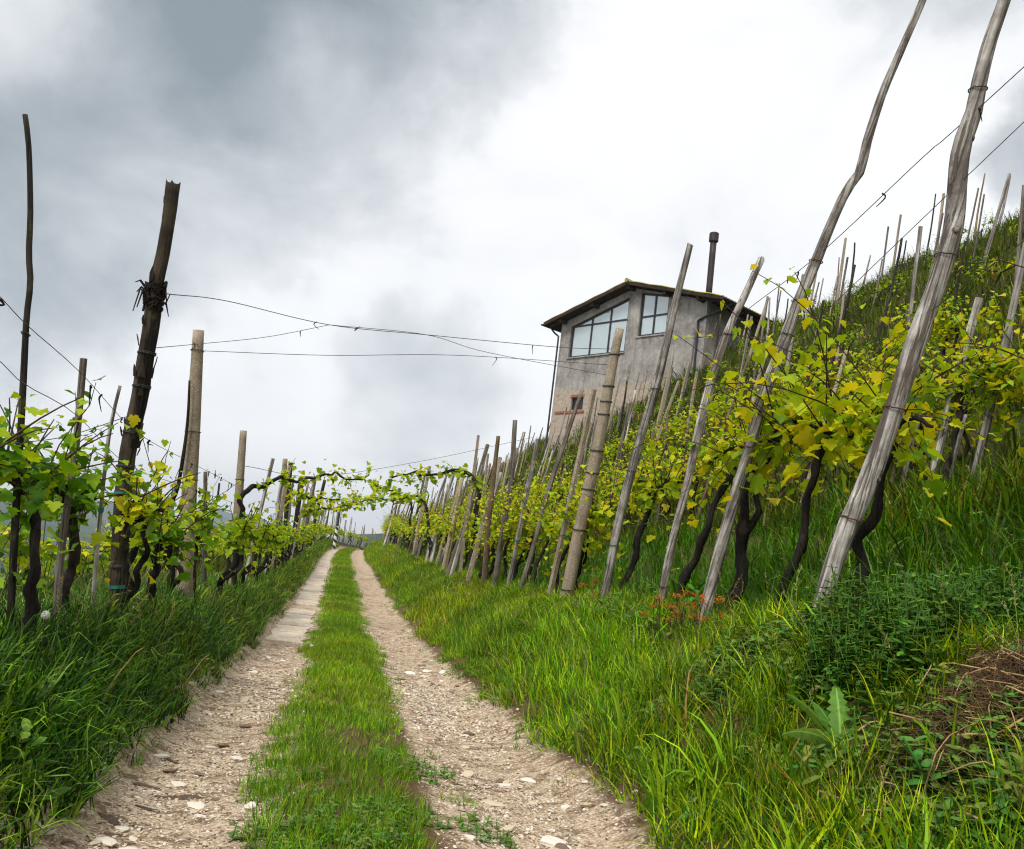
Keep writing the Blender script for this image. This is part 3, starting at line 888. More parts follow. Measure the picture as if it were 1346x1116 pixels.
# ------------------------------------------------------------------ the house on the slope
def build_house():
    h = empty('stone_house', (9.6, 44.0, 7.2), math.atan2(-8, 5.08))
    tag(h, 'grey rendered house with gable roof and large dark framed windows above the vines', 'house')
    Z0 = 7.2                                   # local z = world z - Z0
    S0, S1, D = -.25, 8.8, 7.5
    top = lambda s: 14.8 - .27 * abs(s - 4.45) - Z0
    W = MB()
    B = -1.6
    T = .38
    o1t = lambda s: 13.33 + .29 * (s - .59) - Z0
    o2t = lambda s: 14.5 - .20 * (s - 5.0) - Z0
    def col(s0, s1, z0, z1a, z1b): W.prism([(s0, z0), (s1, z0), (s1, z1b), (s0, z1a)], 0, T)
    col(S0, .45, B, top(S0), top(.45))
    col(.45, 1.03, B, 11.62 - Z0, 11.62 - Z0)
    col(1.03, 1.86, B, 8.85 - Z0, 8.85 - Z0)
    col(1.03, 1.86, 9.5 - Z0, 11.62 - Z0, 11.62 - Z0)
    col(1.86, 4.2, B, 11.62 - Z0, 11.62 - Z0)
    W.prism([(.45, o1t(.45)), (4.2, o1t(4.2)), (4.2, top(4.2)), (.45, top(.45))], 0, T)
    W.prism([(4.2, B), (4.92, B), (4.92, top(4.92)), (4.45, top(4.45)), (4.2, top(4.2))], 0, T)
    col(4.92, 6.62, B, 12.3 - Z0, 12.3 - Z0)
    W.prism([(4.92, o2t(4.92)), (6.62, o2t(6.62)), (6.62, top(6.62)), (4.92, top(4.92))], 0, T)
    col(6.62, S1, B, top(6.62), top(S1))
    W.build('front_wall', MATS['house_render'], h)
    for s0, s1 in ((S0, S0 + T), (S1 - T, S1)):
        MB().box(s0 + .003, s1 - .003, T, D, B, top(S0 if s0 < 1 else S1) - .06).build('side_wall', MATS['house_render'], h)
    MB().prism([(S0 + .01, B), (S1 - .01, B), (S1 - .01, top(S1) - .03), (4.45, top(4.45) - .03), (S0 + .01, top(S0) - .03)], D, D + T).build('back_wall', MATS['house_render'], h)
    MB().box(S0 + T, S1 - T, T + 3.0, T + 3.1, 4.2, 6.3).build('inner_wall', MATS['interior'], h)
    MB().box(S0 + T, S1 - T, T, D, 4.2, 4.3).build('floor', MATS['interior'], h)
    # irregular stones and quoins showing where the render has gone
    r = np.random.default_rng(3)
    for k in range(46):
        s = r.uniform(S0 + .1, 8.3); z = r.uniform(.4, 2.5) + .12 * s
        if 1.0 < s + .3 and s < 2.1 and 1.3 < z < 2.6: continue
        w, hh = r.uniform(.14, .32), r.uniform(.08, .15)
        q = MB(); q.box(s, s + w, -.014, .05, z, z + hh)
        for i in range(len(q.v)): q.v[i] = (q.v[i][0] + r.normal(0, .012), q.v[i][1], q.v[i][2] + r.normal(0, .012))
        q.build('stone', MATS['mortar'], h)
    # brick course under the little window
    for k in range(9):
        MB().box(-.02 + k * .225, .19 + k * .225, -.05, .1, 1.48 + .005 * (k % 3), 1.60).build('brick', MATS['red_brick'], h)
    for k in range(5):
        MB().box(.98 + k * .19, 1.15 + k * .19, -.03, .12, 2.305, 2.43).build('brick', MATS['red_brick'], h)

    def bar(mb, a, b, w=.045, y0=.10, y1=.17):
        a, b = np.array(a), np.array(b); d = (b - a) / np.linalg.norm(b - a); n = np.array([-d[1], d[0]]) * w
        mb.prism([tuple(a - n), tuple(b - n), tuple(b + n), tuple(a + n)], y0, y1)

    # large trapezoid window
    wx = [.52, 1.80, 3.02, 4.14]; zb, zt = 11.67 - Z0, 13.29 - Z0
    f = MB()
    tl = lambda s: o1t(s) - .05
    bar(f, (wx[0], zb), (wx[3], zb)); bar(f, (wx[0], zt), (wx[3], zt), .04, .096, .174)
    bar(f, (wx[0], tl(wx[0])), (wx[3], tl(wx[3])), .045, .104, .166)
    for i, s in enumerate(wx): bar(f, (s, zb - .045), (s, tl(s) + (.04 if i in (0, 3) else 0)), .045, .092, .178)
    win = f.build('window', MATS['frame_dark'], h)
    for i in range(3):
        a, b = wx[i] + .045, wx[i + 1] - .045
        MB().prism([(a, zb + .045), (b, zb + .045), (b, zt - .04), (a, zt - .04)], .13, .14).build('pane', MATS['glass'], win)
        up = [(a, zt + .04), (b, zt + .04), (b, tl(b) - .045), (a, max(tl(a) - .045, zt + .045))]
        MB().prism(up, .13, .14).build('pane', MATS['glass'], win)
    MB().box(.40, 4.24, -.07, .09, 11.55 - Z0, 11.618 - Z0).build('sill', MATS['house_render'], win)

    def curtain(s0, s1, z0, ztop, seed, parent):
        r = np.random.default_rng(seed); xs_ = np.linspace(s0, s1, int((s1 - s0) * 30) + 4)
        V = []
        for s in xs_:
            yy = .42 + .05 * math.sin(s * 23 + seed) + .02 * math.sin(s * 51)
            V += [(s, yy, z0), (s, yy * .98, ztop(s))]
        F_ = [(2 * i, 2 * i + 2, 2 * i + 3, 2 * i + 1) for i in range(len(xs_) - 1)]
        mesh_obj('curtain', V, F_, MATS['curtain'], parent, True)
    curtain(.5, 1.75, zb, lambda s: tl(s) - .03, 1, win); curtain(1.85, 2.95, zb, lambda s: tl(s) - .03, 2, win); curtain(3.1, 4.15, zb, lambda s: tl(s) - .03, 5, win)
    # four-light window right of the ridge
    wx = [4.98, 5.76, 6.56]; zb, zt = 12.36 - Z0, 13.29 - Z0
    tl2 = lambda s: o2t(s) - .05
    f = MB()
    bar(f, (wx[0], zb), (wx[2], zb)); bar(f, (wx[0], zt), (wx[2], zt), .04, .096, .174); bar(f, (wx[0], tl2(wx[0])), (wx[2], tl2(wx[2])), .045, .104, .166)
    for i, s in enumerate(wx): bar(f, (s, zb - .045), (s, tl2(s) + .03), .045, .092, .178)
    win = f.build('window', MATS['frame_dark'], h)
    for i in range(2):
        a, b = wx[i] + .045, wx[i + 1] - .045
        MB().prism([(a, zb + .045), (b, zb + .045), (b, zt - .04), (a, zt - .04)], .13, .14).build('pane', MATS['glass'], win)
        MB().prism([(a, zt + .04), (b, zt + .04), (b, tl2(b) - .045), (a, tl2(a) - .045)], .13, .14).build('pane', MATS['glass'], win)
    MB().box(4.86, 6.68, -.06, .09, 12.23 - Z0, 12.298 - Z0).build('sill', MATS['house_render'], win)
    curtain(5.0, 5.72, zb, lambda s: tl2(s) - .03, 3, win); curtain(5.8, 6.55, zb, lambda s: tl2(s) - .03, 4, win)
    # small low window
    f = MB(); bar(f, (1.05, 8.88 - Z0), (1.84, 8.88 - Z0), .03); bar(f, (1.05, 9.47 - Z0), (1.84, 9.47 - Z0), .03); bar(f, (1.07, 8.88 - Z0), (1.07, 9.47 - Z0), .03, .094, .176); bar(f, (1.82, 8.88 - Z0), (1.82, 9.47 - Z0), .03, .094, .176)
    win = f.build('window', MATS['frame_dark'], h)
    MB().box(1.1, 1.79, .13, .14, 8.91 - Z0, 9.44 - Z0).build('pane', MATS['frame_dark'], win)
    # roof: two slopes with boarded soffit, rafters, verge boards and tiles
    SL, SR, Y0, Y1 = -.98, 9.92, -.62, D + 1.0
    rt = lambda s: 14.86 - .27 * abs(s - 4.45) - Z0
    mb = MB()
    mb.prism([(SL, rt(SL)), (4.45, rt(4.45)), (4.45, rt(4.45) + .10), (SL, rt(SL) + .10)], Y0 + .04, Y1)
    mb.prism([(4.45, rt(4.45)), (SR, rt(SR)), (SR, rt(SR) + .10), (4.45, rt(4.45) + .10)], Y0 + .04, Y1)
    roof = mb.build('roof', MATS['roof_wood'], h)
    for sa, sb in ((SL - .03, 4.45), (4.45, SR + .03)):
        MB().prism([(sa, rt(sa) - .05), (sb, rt(sb) - .05), (sb, rt(sb) + .12), (sa, rt(sa) + .12)], Y0, Y0 + .035).build('verge_board', MATS['roof_wood'], roof)
    for yk in np.arange(Y0 + .35, Y1, .75):
        for sa, sb in ((SL + .05, S0 + .3), (S1 - .3, SR - .05)):
            MB().prism([(sa, rt(sa) - .13), (sb, rt(sb) - .13), (sb, rt(sb) - .003), (sa, rt(sa) - .003)], yk, yk + .1).build('rafter', MATS['roof_wood'], roof)
    for s in (.05, 2.2, 4.45, 6.7, 8.6):
        MB().box(s - .08, s + .08, Y0 + .1, .02, rt(s) - .22, rt(s) - .03).build('purlin', MATS['roof_wood'], roof)
    # rows of curved tiles up each slope
    for side in (-1, 1):
        for k, yk in enumerate(np.arange(Y0 - .02, Y1, .235)):
            se = SL - .06 if side < 0 else SR + .06
            ss = np.linspace(se, 4.45, 9); V, F_ = [], []
            for i, s in enumerate(ss):
                lift = .03 * (i % 2)
                for a in np.linspace(0, math.pi, 5):
                    V.append((s, yk + .115 + .11 * math.cos(a), rt(s) + .105 + lift + .06 * math.sin(a)))
            for i in range(8):
                for j in range(4): F_.append((i * 5 + j, i * 5 + j + 1, (i + 1) * 5 + j + 1, (i + 1) * 5 + j))
            F_.append((0, 1, 2, 3, 4))
            mesh_obj('tile', V, F_, MATS['roof_tile'], roof)
    V, F_ = tube([(4.45, yk, rt(4.45) + .14) for yk in np.linspace(Y0 - .08, Y1, 30)], .11, 8, .1, 3); mesh_obj('ridge_tile', V, F_, MATS['roof_tile'], roof)
    # gutters and downpipes
    for s, nm in ((SL - .1, 0), (SR + .1, 1)):
        V, F_ = [], []
        for yk in (Y0 - .05, Y1):
            for a in np.linspace(math.pi, 2 * math.pi, 7): V.append((s + .09 * math.cos(a), yk, rt(s) + .05 + .09 * math.sin(a)))
        F_ = [(i, i + 1, i + 8, i + 7) for i in range(6)] + [tuple(range(7))]
        g = mesh_obj('gutter', V, F_, MATS['gutter_metal'], h)
        p = [(s, .1, rt(s) - .03), (s + (.12 if nm == 0 else -.2), .05, rt(s) - .18), (S0 - .08 if nm == 0 else S1 - .35, -.08, rt(s) - .55 - .1 * nm), (S0 - .08 if nm == 0 else S1 - .35, -.08, rt(s) - .9), (S0 - .08 if nm == 0 else S1 - .35, -.08, B + .3 if nm == 0 else 2.6)]
        mesh_obj('downpipe', *tube(smooth_path(p, 18), .05, 8), MATS['gutter_metal'], h, True)
    # metal flue
    zc = [14.0 - Z0, 17.0 - Z0]
    fl = mesh_obj('flue', *tube([(7.95, 1.2, z) for z in np.linspace(zc[0], zc[1], 5)], .15, 14), MATS['flue_metal'], h, True)
    mesh_obj('flue_cap', *tube([(7.95, 1.2, z) for z in (16.92 - Z0, 16.95 - Z0, 17.34 - Z0, 17.37 - Z0)], [.17, .225, .225, .19], 14), MATS['flue_metal'], fl)
    mesh_obj('flashing', *tube([(7.95, 1.2, z) for z in (13.9 - Z0, 14.25 - Z0)], [.3, .17], 12), MATS['flue_metal'], fl)
    return h


build_house()


# ------------------------------------------------------------------ posts
def px_points(px, depth):
    """photo pixels -> points at one distance in front of the camera"""
    return np.array([EYE + px_ray(*p) * depth for p in px])


def post(name, pts, radii, material, label, sides=9, wob=.10, group=None, square=False, seed=0, n=22, jag=0.0, cat='post', smooth=True):
    """pts in world space, base first; the mesh has the post's own axis as local z"""
    P = np.asarray(pts, float)
    ax = P[-1] - P[0]; L = np.linalg.norm(ax); q = Vector(ax / L).to_track_quat('Z', 'Y')
    Mi = np.array(q.to_matrix())
    loc = (P - P[0]) @ Mi
    path = smooth_path(loc, n)
    rr = np.interp(np.linspace(0, 1, n), np.linspace(0, 1, len(radii)), radii)
    ext = path[0] + (path[0] - path[1]) / np.linalg.norm(path[0] - path[1]) * .45        # foot in the ground
    path = np.vstack([ext, path]); rr = np.r_[rr[0], rr]
    V, F_ = tube(path, rr, sides, wob, seed, True, square)
    V = [np.array(v) for v in V]
    if jag:
        r = np.random.default_rng(seed)
        for k in range(sides): V[-sides + k][2] += r.uniform(-jag, jag)
    o = mesh_obj(name, V, F_, MATS[material], None, smooth)
    o.location = tuple(P[0]); o.rotation_mode = 'QUATERNION'; o.rotation_quaternion = q
    tag(o, label, cat, group)
    return o, path, rr


def tie(o, path, rr, t, material='wire_metal', turns=1, thick=.004, name='wire_tie', tall=None):
    i = t * (len(path) - 1); k = int(i); f = i - k
    k = min(k, len(path) - 2)
    c = path[k] * (1 - f) + path[k + 1] * f; r = (rr[k] * (1 - f) + rr[k + 1] * f) * 1.08 + thick
    d = path[k + 1] - path[k]; d /= np.linalg.norm(d)
    a = np.cross(d, [0, 1, .1]); a /= np.linalg.norm(a); b = np.cross(d, a)
    if tall:
        V, F_ = tube([c - d * tall / 2, c + d * tall / 2], r, 10)
        return mesh_obj(name, V, F_, MATS[material], o)
    pts = [c + d * (thick * 2.2 * u / 12 + .01 * math.sin(u * .5)) + r * (math.cos(u * .5236) * a + math.sin(u * .5236) * b) for u in range(12 * turns + 1)]
    V, F_ = tube(pts, thick, 4, caps=False)
    return mesh_obj(name, V, F_, MATS[material], o)


def row_post(px, x_row, widths, material, label, **k):
    """base pixel on the row's line fixes the distance; further pixels trace the lean"""
    base = at_x(*px[0], x_row)
    depth = (base - EYE) @ Fv
    P = px_points(px, depth)
    P[0][2] = min(P[0][2], gz(P[0][0], P[0][1]) + .02)
    rr = [w * depth / FPX / 2 for w in widths]
    return post(k.pop('name', 'vineyard_post'), P, rr, material, label, **k), depth


TIES = {}
(o, pa, rr), dA = row_post([(1075, 820), (1088, 765), (1111, 701), (1141, 634), (1171, 551), (1200, 460), (1216, 415), (1238, 355), (1254, 291), (1262, 201), (1279, 149), (1287, 109), (1301, 54), (1320, 0), (1347, -85)], 2.4,
                           [23, 25, 26, 25, 24, 25, 24, 19, 16, 15], 'silver_wood', 'thick crooked silver grey pole leaning uphill beside the straw heap', wob=.09, seed=2, n=48, sides=12)
for t, mt in ((.17, 'rust_wire'), (.33, 'rust_wire'), (.55, 'wire_metal'), (.78, 'wire_metal')): tie(o, pa, rr, t, mt)
r_ = np.random.default_rng(4)
for t in (.08, .24, .47, .60, .72):                        # knots where side branches were cut
    i = int(t * (len(pa) - 1)); c = pa[i]; an = r_.uniform(3.6, 5.6); dd = np.array([math.cos(an), math.sin(an), .25])
    mesh_obj('knot', *tube([c + dd * rr[i] * .6, c + dd * rr[i] * 1.04, c + dd * rr[i] * 1.14], [rr[i] * .5, rr[i] * .36, rr[i] * .12], 8, .15, i), MATS['grey_wood'], o, True)
(o, pa, rr), dB = row_post([(925, 812), (942, 743), (964, 660), (987, 585), (998, 536), (1024, 468), (1050, 397), (1077, 333), (1086, 310), (1112, 252), (1130, 227), (1140, 186), (1160, 123), (1186, 63), (1212, 3), (1224, -28)], 2.4,
                           [17, 16, 16, 17, 16, 13, 12, 10, 9], 'silver_wood', 'long crooked grey pole leaning uphill above the orange flowers', wob=.08, seed=3, n=44, sides=11)
for t, mt in ((.28, 'rust_wire'), (.56, 'rust_wire'), (.45, 'wire_metal')): tie(o, pa, rr, t, mt)
tie(o, pa, rr, .5, 'rust_wire')
(o, pa, rr), dC = row_post([(866, 812), (880, 730), (905, 630), (926, 532), (953, 445), (979, 389), (1002, 338)], 2.4, [10, 11, 11, 12, 11, 9], 'silver_wood', 'slim pale pole with a dark vine trunk wired to its foot', jag=.02, wob=.07, seed=5, n=26)
tie(o, pa, rr, .12, 'rust_wire'); tie(o, pa, rr, .78)
(o, pa, rr), dD = row_post([(792, 801), (808, 712), (821, 654), (841, 577), (863, 506), (886, 405), (907, 322)], 2.4, [11, 12, 12, 11, 10, 8], 'silver_wood', 'grey pole rising in front of the house window', jag=.02, wob=.07, seed=6, n=28)
for t in (.2, .4, .62): tie(o, pa, rr, t)
(o, pa, rr), dE = row_post([(741, 800), (767, 673), (786, 586), (805, 480), (815, 432)], 2.4, [17, 17, 16, 14, 11], 'concrete', 'stout round concrete post ringed with wire in front of the house', wob=.015, seed=7, n=26, sides=16)
POST_E = (o, pa)
for t in (.1, .3, .44, .5, .58, .7, .74, .79, .9): tie(o, pa, rr, t, 'wire_metal', 2)
(o, pa, rr), _ = row_post([(720, 793), (739, 706), (762, 600), (781, 512)], 2.4, [8, 8, 8, 7], 'concrete', 'squared concrete stake next to the ringed concrete post', wob=.02, square=True, sides=4, seed=8, smooth=False)
tie(o, pa, rr, .35)
(o, pa, rr), _ = row_post([(668, 772), (684, 690), (707, 577)], 2.4, [6, 6, 6], 'silver_wood', 'pale stake with a teal plastic tie near its foot', wob=.05, square=True, sides=4, seed=9, smooth=False)
tie(o, pa, rr, .36, 'teal_tape', name='plastic_tie', tall=.03)
(o, pa, rr), _ = row_post([(682, 778), (699, 728), (718, 654), (750, 557), (766, 512)], 2.4, [7, 7, 7, 6, 5], 'grey_wood', 'bent grey stake leaning between the teal tied stake and the concrete posts', wob=.08, seed=10)
(o, pa, rr), _ = row_post([(603, 768), (612, 690), (623, 619), (629, 572)], 2.4, [6, 6, 6, 5], 'concrete', 'concrete post where the uphill vine row nears the crest', wob=.02, square=True, sides=4, seed=11, smooth=False)
(o, pa, rr), _ = row_post([(652, 752), (662, 690), (671, 640), (677, 552)], 2.4, [8, 8, 7, 6], 'grey_wood', 'weathered stake twined with a dark vine below the house corner', wob=.07, seed=12)
(o, pa, rr), _ = row_post([(637, 762), (642, 690), (648, 634), (655, 573)], 2.4, [7, 7, 6, 5], 'brown_wood', 'thin brown stake below the house corner', wob=.07, seed=13)

# posts of the downhill row
(o, pa, rr), _ = row_post([(13, 852), (20, 690), (27, 573), (31, 494), (35, 418), (40, 372), (38, 335), (40, 279), (38, 196), (33, 151)], -1.62, [10, 10, 10, 9, 9, 8, 8, 7, 7], 'dark_pole', 'tall thin dark crooked pole rising from the leafy vine by the dandelion clock', wob=.06, seed=20, n=34)
POLE_A = (o, pa)
for t in (.4, .6): tie(o, pa, rr, t, thick=.003)
(o, pa, rr), _ = row_post([(72, 838), (82, 709), (97, 612), (104, 540), (110, 471)], -1.62, [10, 10, 9, 9, 9], 'grey_wood', 'square sawn grey post with a twisted vine trunk climbing it', wob=.02, square=True, sides=4, seed=21, n=14, smooth=False)
for t in (.5, .86): tie(o, pa, rr, t, thick=.003)
(o, pa, rr), _ = row_post([(122, 815), (128, 720), (141, 590), (150, 540), (158, 507)], -1.62, [6, 6, 5, 5, 4], 'silver_wood', 'slender pale stake between the sawn post and the bark covered post', wob=.06, seed=22)
tie(o, pa, rr, .5, 'teal_tape', name='plastic_tie', tall=.03)
(o, pa, rr), dd = row_post([(154, 812), (158, 713), (165, 616), (172, 577), (185, 516), (189, 488), (199, 428), (205, 375), (215, 329), (222, 285), (228, 241)], -1.62, [22, 22, 21, 21, 20, 20, 20, 20, 18, 17, 17], 'bark_post', 'thick dark post with peeling bark and a broken top', wob=.10, seed=23, n=44, sides=14, jag=.04)
POST_D, POST_D_DEPTH = (o, pa), dd
for t in (.14, .24, .36, .44, .54, .62): tie(o, pa, rr, t, 'wire_metal', 2, .004)
tie(o, pa, rr, .10, 'teal_tape', name='plastic_tie', tall=.02); tie(o, pa, rr, .3, 'teal_tape', name='plastic_tie', tall=.02)
r_ = np.random.default_rng(8)
k = int(.76 * (len(pa) - 1))
mb = MB()                                                   # knot of wire and old canes wrapped round the post
for j in range(26):
    c = pa[k] + np.array([0, 0, r_.normal(0, .045)]); a0 = r_.uniform(0, 6.28); R_ = rr[k] * 1.1 + r_.uniform(0, .015)
    pts = [c + np.array([R_ * math.cos(a0 + u), R_ * math.sin(a0 + u), r_.normal(0, .012) + .012 * u * r_.choice([-1, 1])]) for u in np.linspace(0, r_.uniform(1.5, 4), 9)]
    mb.tube(pts, r_.uniform(.004, .011), 5, .2, j)
for j in range(7):
    a0 = r_.uniform(0, 6.28); c = pa[k] + np.array([rr[k] * math.cos(a0), rr[k] * math.sin(a0), r_.normal(0, .05)])
    mb.tube([c, c + np.array([math.cos(a0) * .05, math.sin(a0) * .05, r_.normal(0, .05)]), c + np.array([math.cos(a0) * .08, math.sin(a0) * .08, r_.uniform(-.14, .06)])], [.009, .007, .003], 5, .2, j)
w_ = mb.build('cane_wrap', MATS['vine_bark'], o); w_["kind"] = 'stuff'
for j in range(20):                                         # loose flakes of bark
    i = r_.integers(4, len(pa) - 2); a0 = r_.uniform(0, 6.28); c = pa[i] + rr[i] * 1.0 * np.array([math.cos(a0), math.sin(a0), 0]); rd = np.array([math.cos(a0), math.sin(a0), 0]); td = np.array([-rd[1], rd[0], 0])
    L_ = r_.uniform(.05, .12); w = r_.uniform(.012, .03)
    V = [c - td * w + rd * .004, c + td * w + rd * .004, c + td * w * .8 + rd * .016 + [0, 0, L_ * .6], c - td * w * .9 + rd * .012 + [0, 0, L_ * .6], c + rd * r_.uniform(.01, .035) + [0, 0, L_]]
    V += [v + rd * .006 for v in V]
    mesh_obj('bark_flake', V, [(0, 1, 2, 3), (3, 2, 4), (5, 8, 7, 6), (8, 9, 7), (0, 5, 6, 1), (1, 6, 7, 2), (2, 7, 9, 4), (4, 9, 8, 3), (3, 8, 5, 0)], MATS['bark_post'], o)
(o, pa, rr), dd = row_post([(240, 812), (247, 680), (254, 560), (261, 434)], -1.62, [21, 20, 18, 14], 'concrete', 'stout round tapering concrete post beside the verge, with a vine cane climbing it', wob=.012, seed=24, n=24, sides=18)
POST_C, POST_C_DEPTH = (o, pa), dd
for t in (.5, .66, .93): tie(o, pa, rr, t, thick=.004)
(o, pa, rr), _ = row_post([(305, 785), (312, 680), (320, 566)], -1.62, [13, 12, 9], 'concrete', 'round concrete post from which a vine arches over the track', wob=.012, seed=25, sides=14)
tie(o, pa, rr, .72, thick=.005)
for i, (b, t_, w, mt, lb) in enumerate([((360, 770), (375, 603), 8, 'concrete', 'concrete post paired with a dark stake where the vines arch over the track'), ((369, 767), (382, 608), 7, 'dark_pole', 'dark stake paired with a concrete post where the vines arch over the track'),
                                        ((381, 748), (397, 627), 7, 'dark_pole', 'dark leaning stake past the paired posts under the arching vines'), ((394, 735), (414, 630), 5, 'grey_wood', 'thin grey stake past the dark leaning stake'),
                                        ((403, 728), (427, 631), 5, 'dark_pole', 'tilted dark stake nearest the crest in the downhill row'), ((268, 800), (270, 620), 6, 'grey_wood', 'thin grey stake rising just past the stout tapering concrete post')]):
    row_post([b, t_], -1.62 if i < 5 else -1.7, [w, w, w * .9], mt, lb, wob=.06, seed=30 + i, sides=6)

# ---- repeats: a handful of stake shapes, copied along the rows
def stake_shape(seed, mt, square, r0, r1, bend):
    r = np.random.default_rng(seed); n = 9
    t = np.linspace(0, 1, n)
    path = np.c_[bend * np.sin(t * 3 + seed) * t + r.normal(0, bend * .12, n), bend * .6 * np.sin(t * 2.2 + 2 * seed) * t, t]
    path[:, 0] -= path[0, 0]; path[:, 1] -= path[0, 1]
    path = np.vstack([path[0] - [0, 0, .22], path])
    rr = np.r_[r0, np.linspace(r0, r1, n)]
    return mesh_data('vineyard_post', *tube(path, rr, 4 if square else 7, .03 if square else .1, seed, True, square), MATS[mt], not square)


STAKES = [stake_shape(1, 'silver_wood', False, .026, .019, .03), stake_shape(2, 'grey_wood', False, .022, .015, .05), stake_shape(3, 'concrete', True, .026, .022, .006),
          stake_shape(4, 'brown_wood', False, .016, .010, .03), stake_shape(5, 'silver_wood', True, .022, .020, .012), stake_shape(6, 'dark_pole', False, .020, .013, .04), stake_shape(7, 'concrete', False, .030, .023, .005), stake_shape(8, 'grey_wood', True, .020, .018, .02)]
POSTS = []


def stake(x, y, h, lean, label, group, shape=None, thick=.85, along=0.0):
    si = int(rng.choice([0, 0, 1, 2, 3, 4, 4, 5, 6, 7])) if shape is None else shape
    me = STAKES[si]
    kind = ['round silver grey', 'crooked grey', 'squared concrete', 'thin brown', 'squared pale', 'dark crooked', 'round concrete', 'squared grey'][si]
    size = 'tall ' if h > 2.6 else ('short ' if h < 1.75 else '')
    label = size + kind + ' ' + label
    o = data_obj('vineyard_post', me)
    o.location = (x, y, gz(x, y) - .03)
    o.rotation_euler = (along, lean, rng.uniform(0, .6)); o.rotation_mode = 'YXZ'
    s = h * rng.uniform(.9, 1.1) * thick
    o.scale = (s, s, h)
    tag(o, label, 'post', group); POSTS.append(o)
    return o


TERR = ['first', 'second', 'third', 'fourth', 'fifth', 'sixth', 'seventh', 'eighth']
# uphill row along the bank, past the traced posts
y = 17.5
while y < 78:
    x = ROW_R[0] + float(xroad(y)) + rng.normal(0, .10)
    tall = rng.random()
    stake(x, y, rng.uniform(1.9, 2.7) if tall < .8 else rng.uniform(2.9, 3.5), rng.normal(.16, .06), 'stake in the vine row topping the bank towards the crest', 'stakes along the top of the bank', along=rng.normal(0, .03))
    y += rng.uniform(.7, 1.25) * (1 + y / 160)
for (px, b, h) in [((1215, 672), (1287, 392), 12), ((1180, 655), (1222, 512), 7), ((1245, 655), (1270, 545), 6)]:
    row_post([px, ((px[0] + b[0]) / 2 - 2, (px[1] + b[1]) / 2), b], ROW_R[1], [h, h, h * .9], 'silver_wood', {12: 'pale broad stake on the terrace behind the thick crooked pole', 7: 'thin pale stake on the terrace, half hidden by yellow leaves', 6: 'short slim stake on the terrace beside the pale broad stake'}[h], wob=.05, seed=int(h), sides=8)
ts = {1: (4.5, 62, .95, 2.5), 2: (5.0, 58, 1.1, 2.5), 3: (6, 54, 1.4, 2.5), 4: (7, 50, 1.6, 2.5), 5: (8, 44, 1.7, 2.5), 6: (9, 38, 1.7, 2.6), 7: (11, 36, 1.5, 2.7)}
HOUSE = np.array([13.5, 43.5])


def in_house(x, y):
    e = np.array([5.08, -8]) / 9.477; n = np.array([8, 5.08]) / 9.477; v = np.array([x, y]) - np.array([9.6, 44.0])
    return -1.0 < v @ e < 10.0 and -1.2 < v @ n < 9.5


for k, (y0, y1, sp, h) in ts.items():
    y = y0
    while y < y1:
        x = ROW_R[k] + float(xroad(y)) + rng.normal(0, .15)
        if not in_house(x, y) and in_view(np.array([[x, y, gz(x, y) + 1]]), 60, 60)[0]:
            stake(x, y, h * rng.uniform(.75, 1.2), rng.normal(.15, .07), f'stake on the {TERR[k]} terrace of vines up the hillside', f'stakes on the {TERR[k]} terrace', thick=.40 + .26 * min(1, y / 25), along=rng.normal(0, .04))
        y += sp * rng.uniform(.65, 1.4) * (1 + y / 140)
# downhill rows
for k, (y0, y1, sp) in {0: (15, 108, 2.2), 1: (5, 40, 3.2), 2: (7, 40, 4.2), 3: (9, 36, 6.0)}.items():
    y = y0
    while y < y1:
        x = ROW_L[k] + float(xroad(y)) + rng.normal(0, .12)
        if in_view(np.array([[x, y, gz(x, y) + 1]]), 60, 60)[0]:
            stake(x, y, rng.uniform(1.9, 2.6), rng.normal(.03, .05), 'stake in the downhill vine row along the verge' if k == 0 else f'stake in the {TERR[k]} vine row below the track', 'stakes along the verge' if k == 0 else f'stakes in the {TERR[k]} row below the track')
        y += sp * rng.uniform(.6, 1.4)

# striped marker pole at the crest
p = at_y(441, 706, 62.0); zz = gz(p[0], p[1])
o = mesh_obj('striped_marker_pole', *tube([(0, 0, z) for z in np.linspace(-.3, 2.75, 10)], [.11] * 6 + [.10, .095, .09, .085], 14), MATS['striped_paint'], None, True)
o.location = (p[0], p[1], zz); o.rotation_euler = (0, .0, 0)
tag(o, 'marker pole with spiral black and white stripes at the crest of the track', 'pole')


# ------------------------------------------------------------------ vines
YG = [(.54, .56, .010), (.44, .53, .010), (.27, .42, .010), (.66, .57, .014), (.36, .49, .010), (.13, .25, .008)]
GR = [(.10, .25, .010), (.17, .35, .010), (.28, .46, .010), (.05, .13, .008), (.40, .52, .012)]
LOBES = [(0, .02), (-.16, -.10), (-.36, -.06), (-.40, .12), (-.56, .22), (-.50, .42), (-.34, .44), (-.40, .66), (-.24, .68), (-.14, .86), (0, 1.0),
         (.14, .86), (.24, .68), (.40, .66), (.34, .44), (.50, .42), (.56, .22), (.40, .12), (.36, -.06), (.16, -.10)]
LOBES8 = [(0, .02), (-.34, -.08), (-.40, .14), (-.56, .30), (-.36, .46), (-.34, .70), (-.14, .78), (0, 1.0), (.14, .78), (.34, .70), (.36, .46), (.56, .30), (.40, .14), (.34, -.08)]
LOBES4 = [(0, -.05), (-.5, .3), (0, 1.0), (.5, .3)]


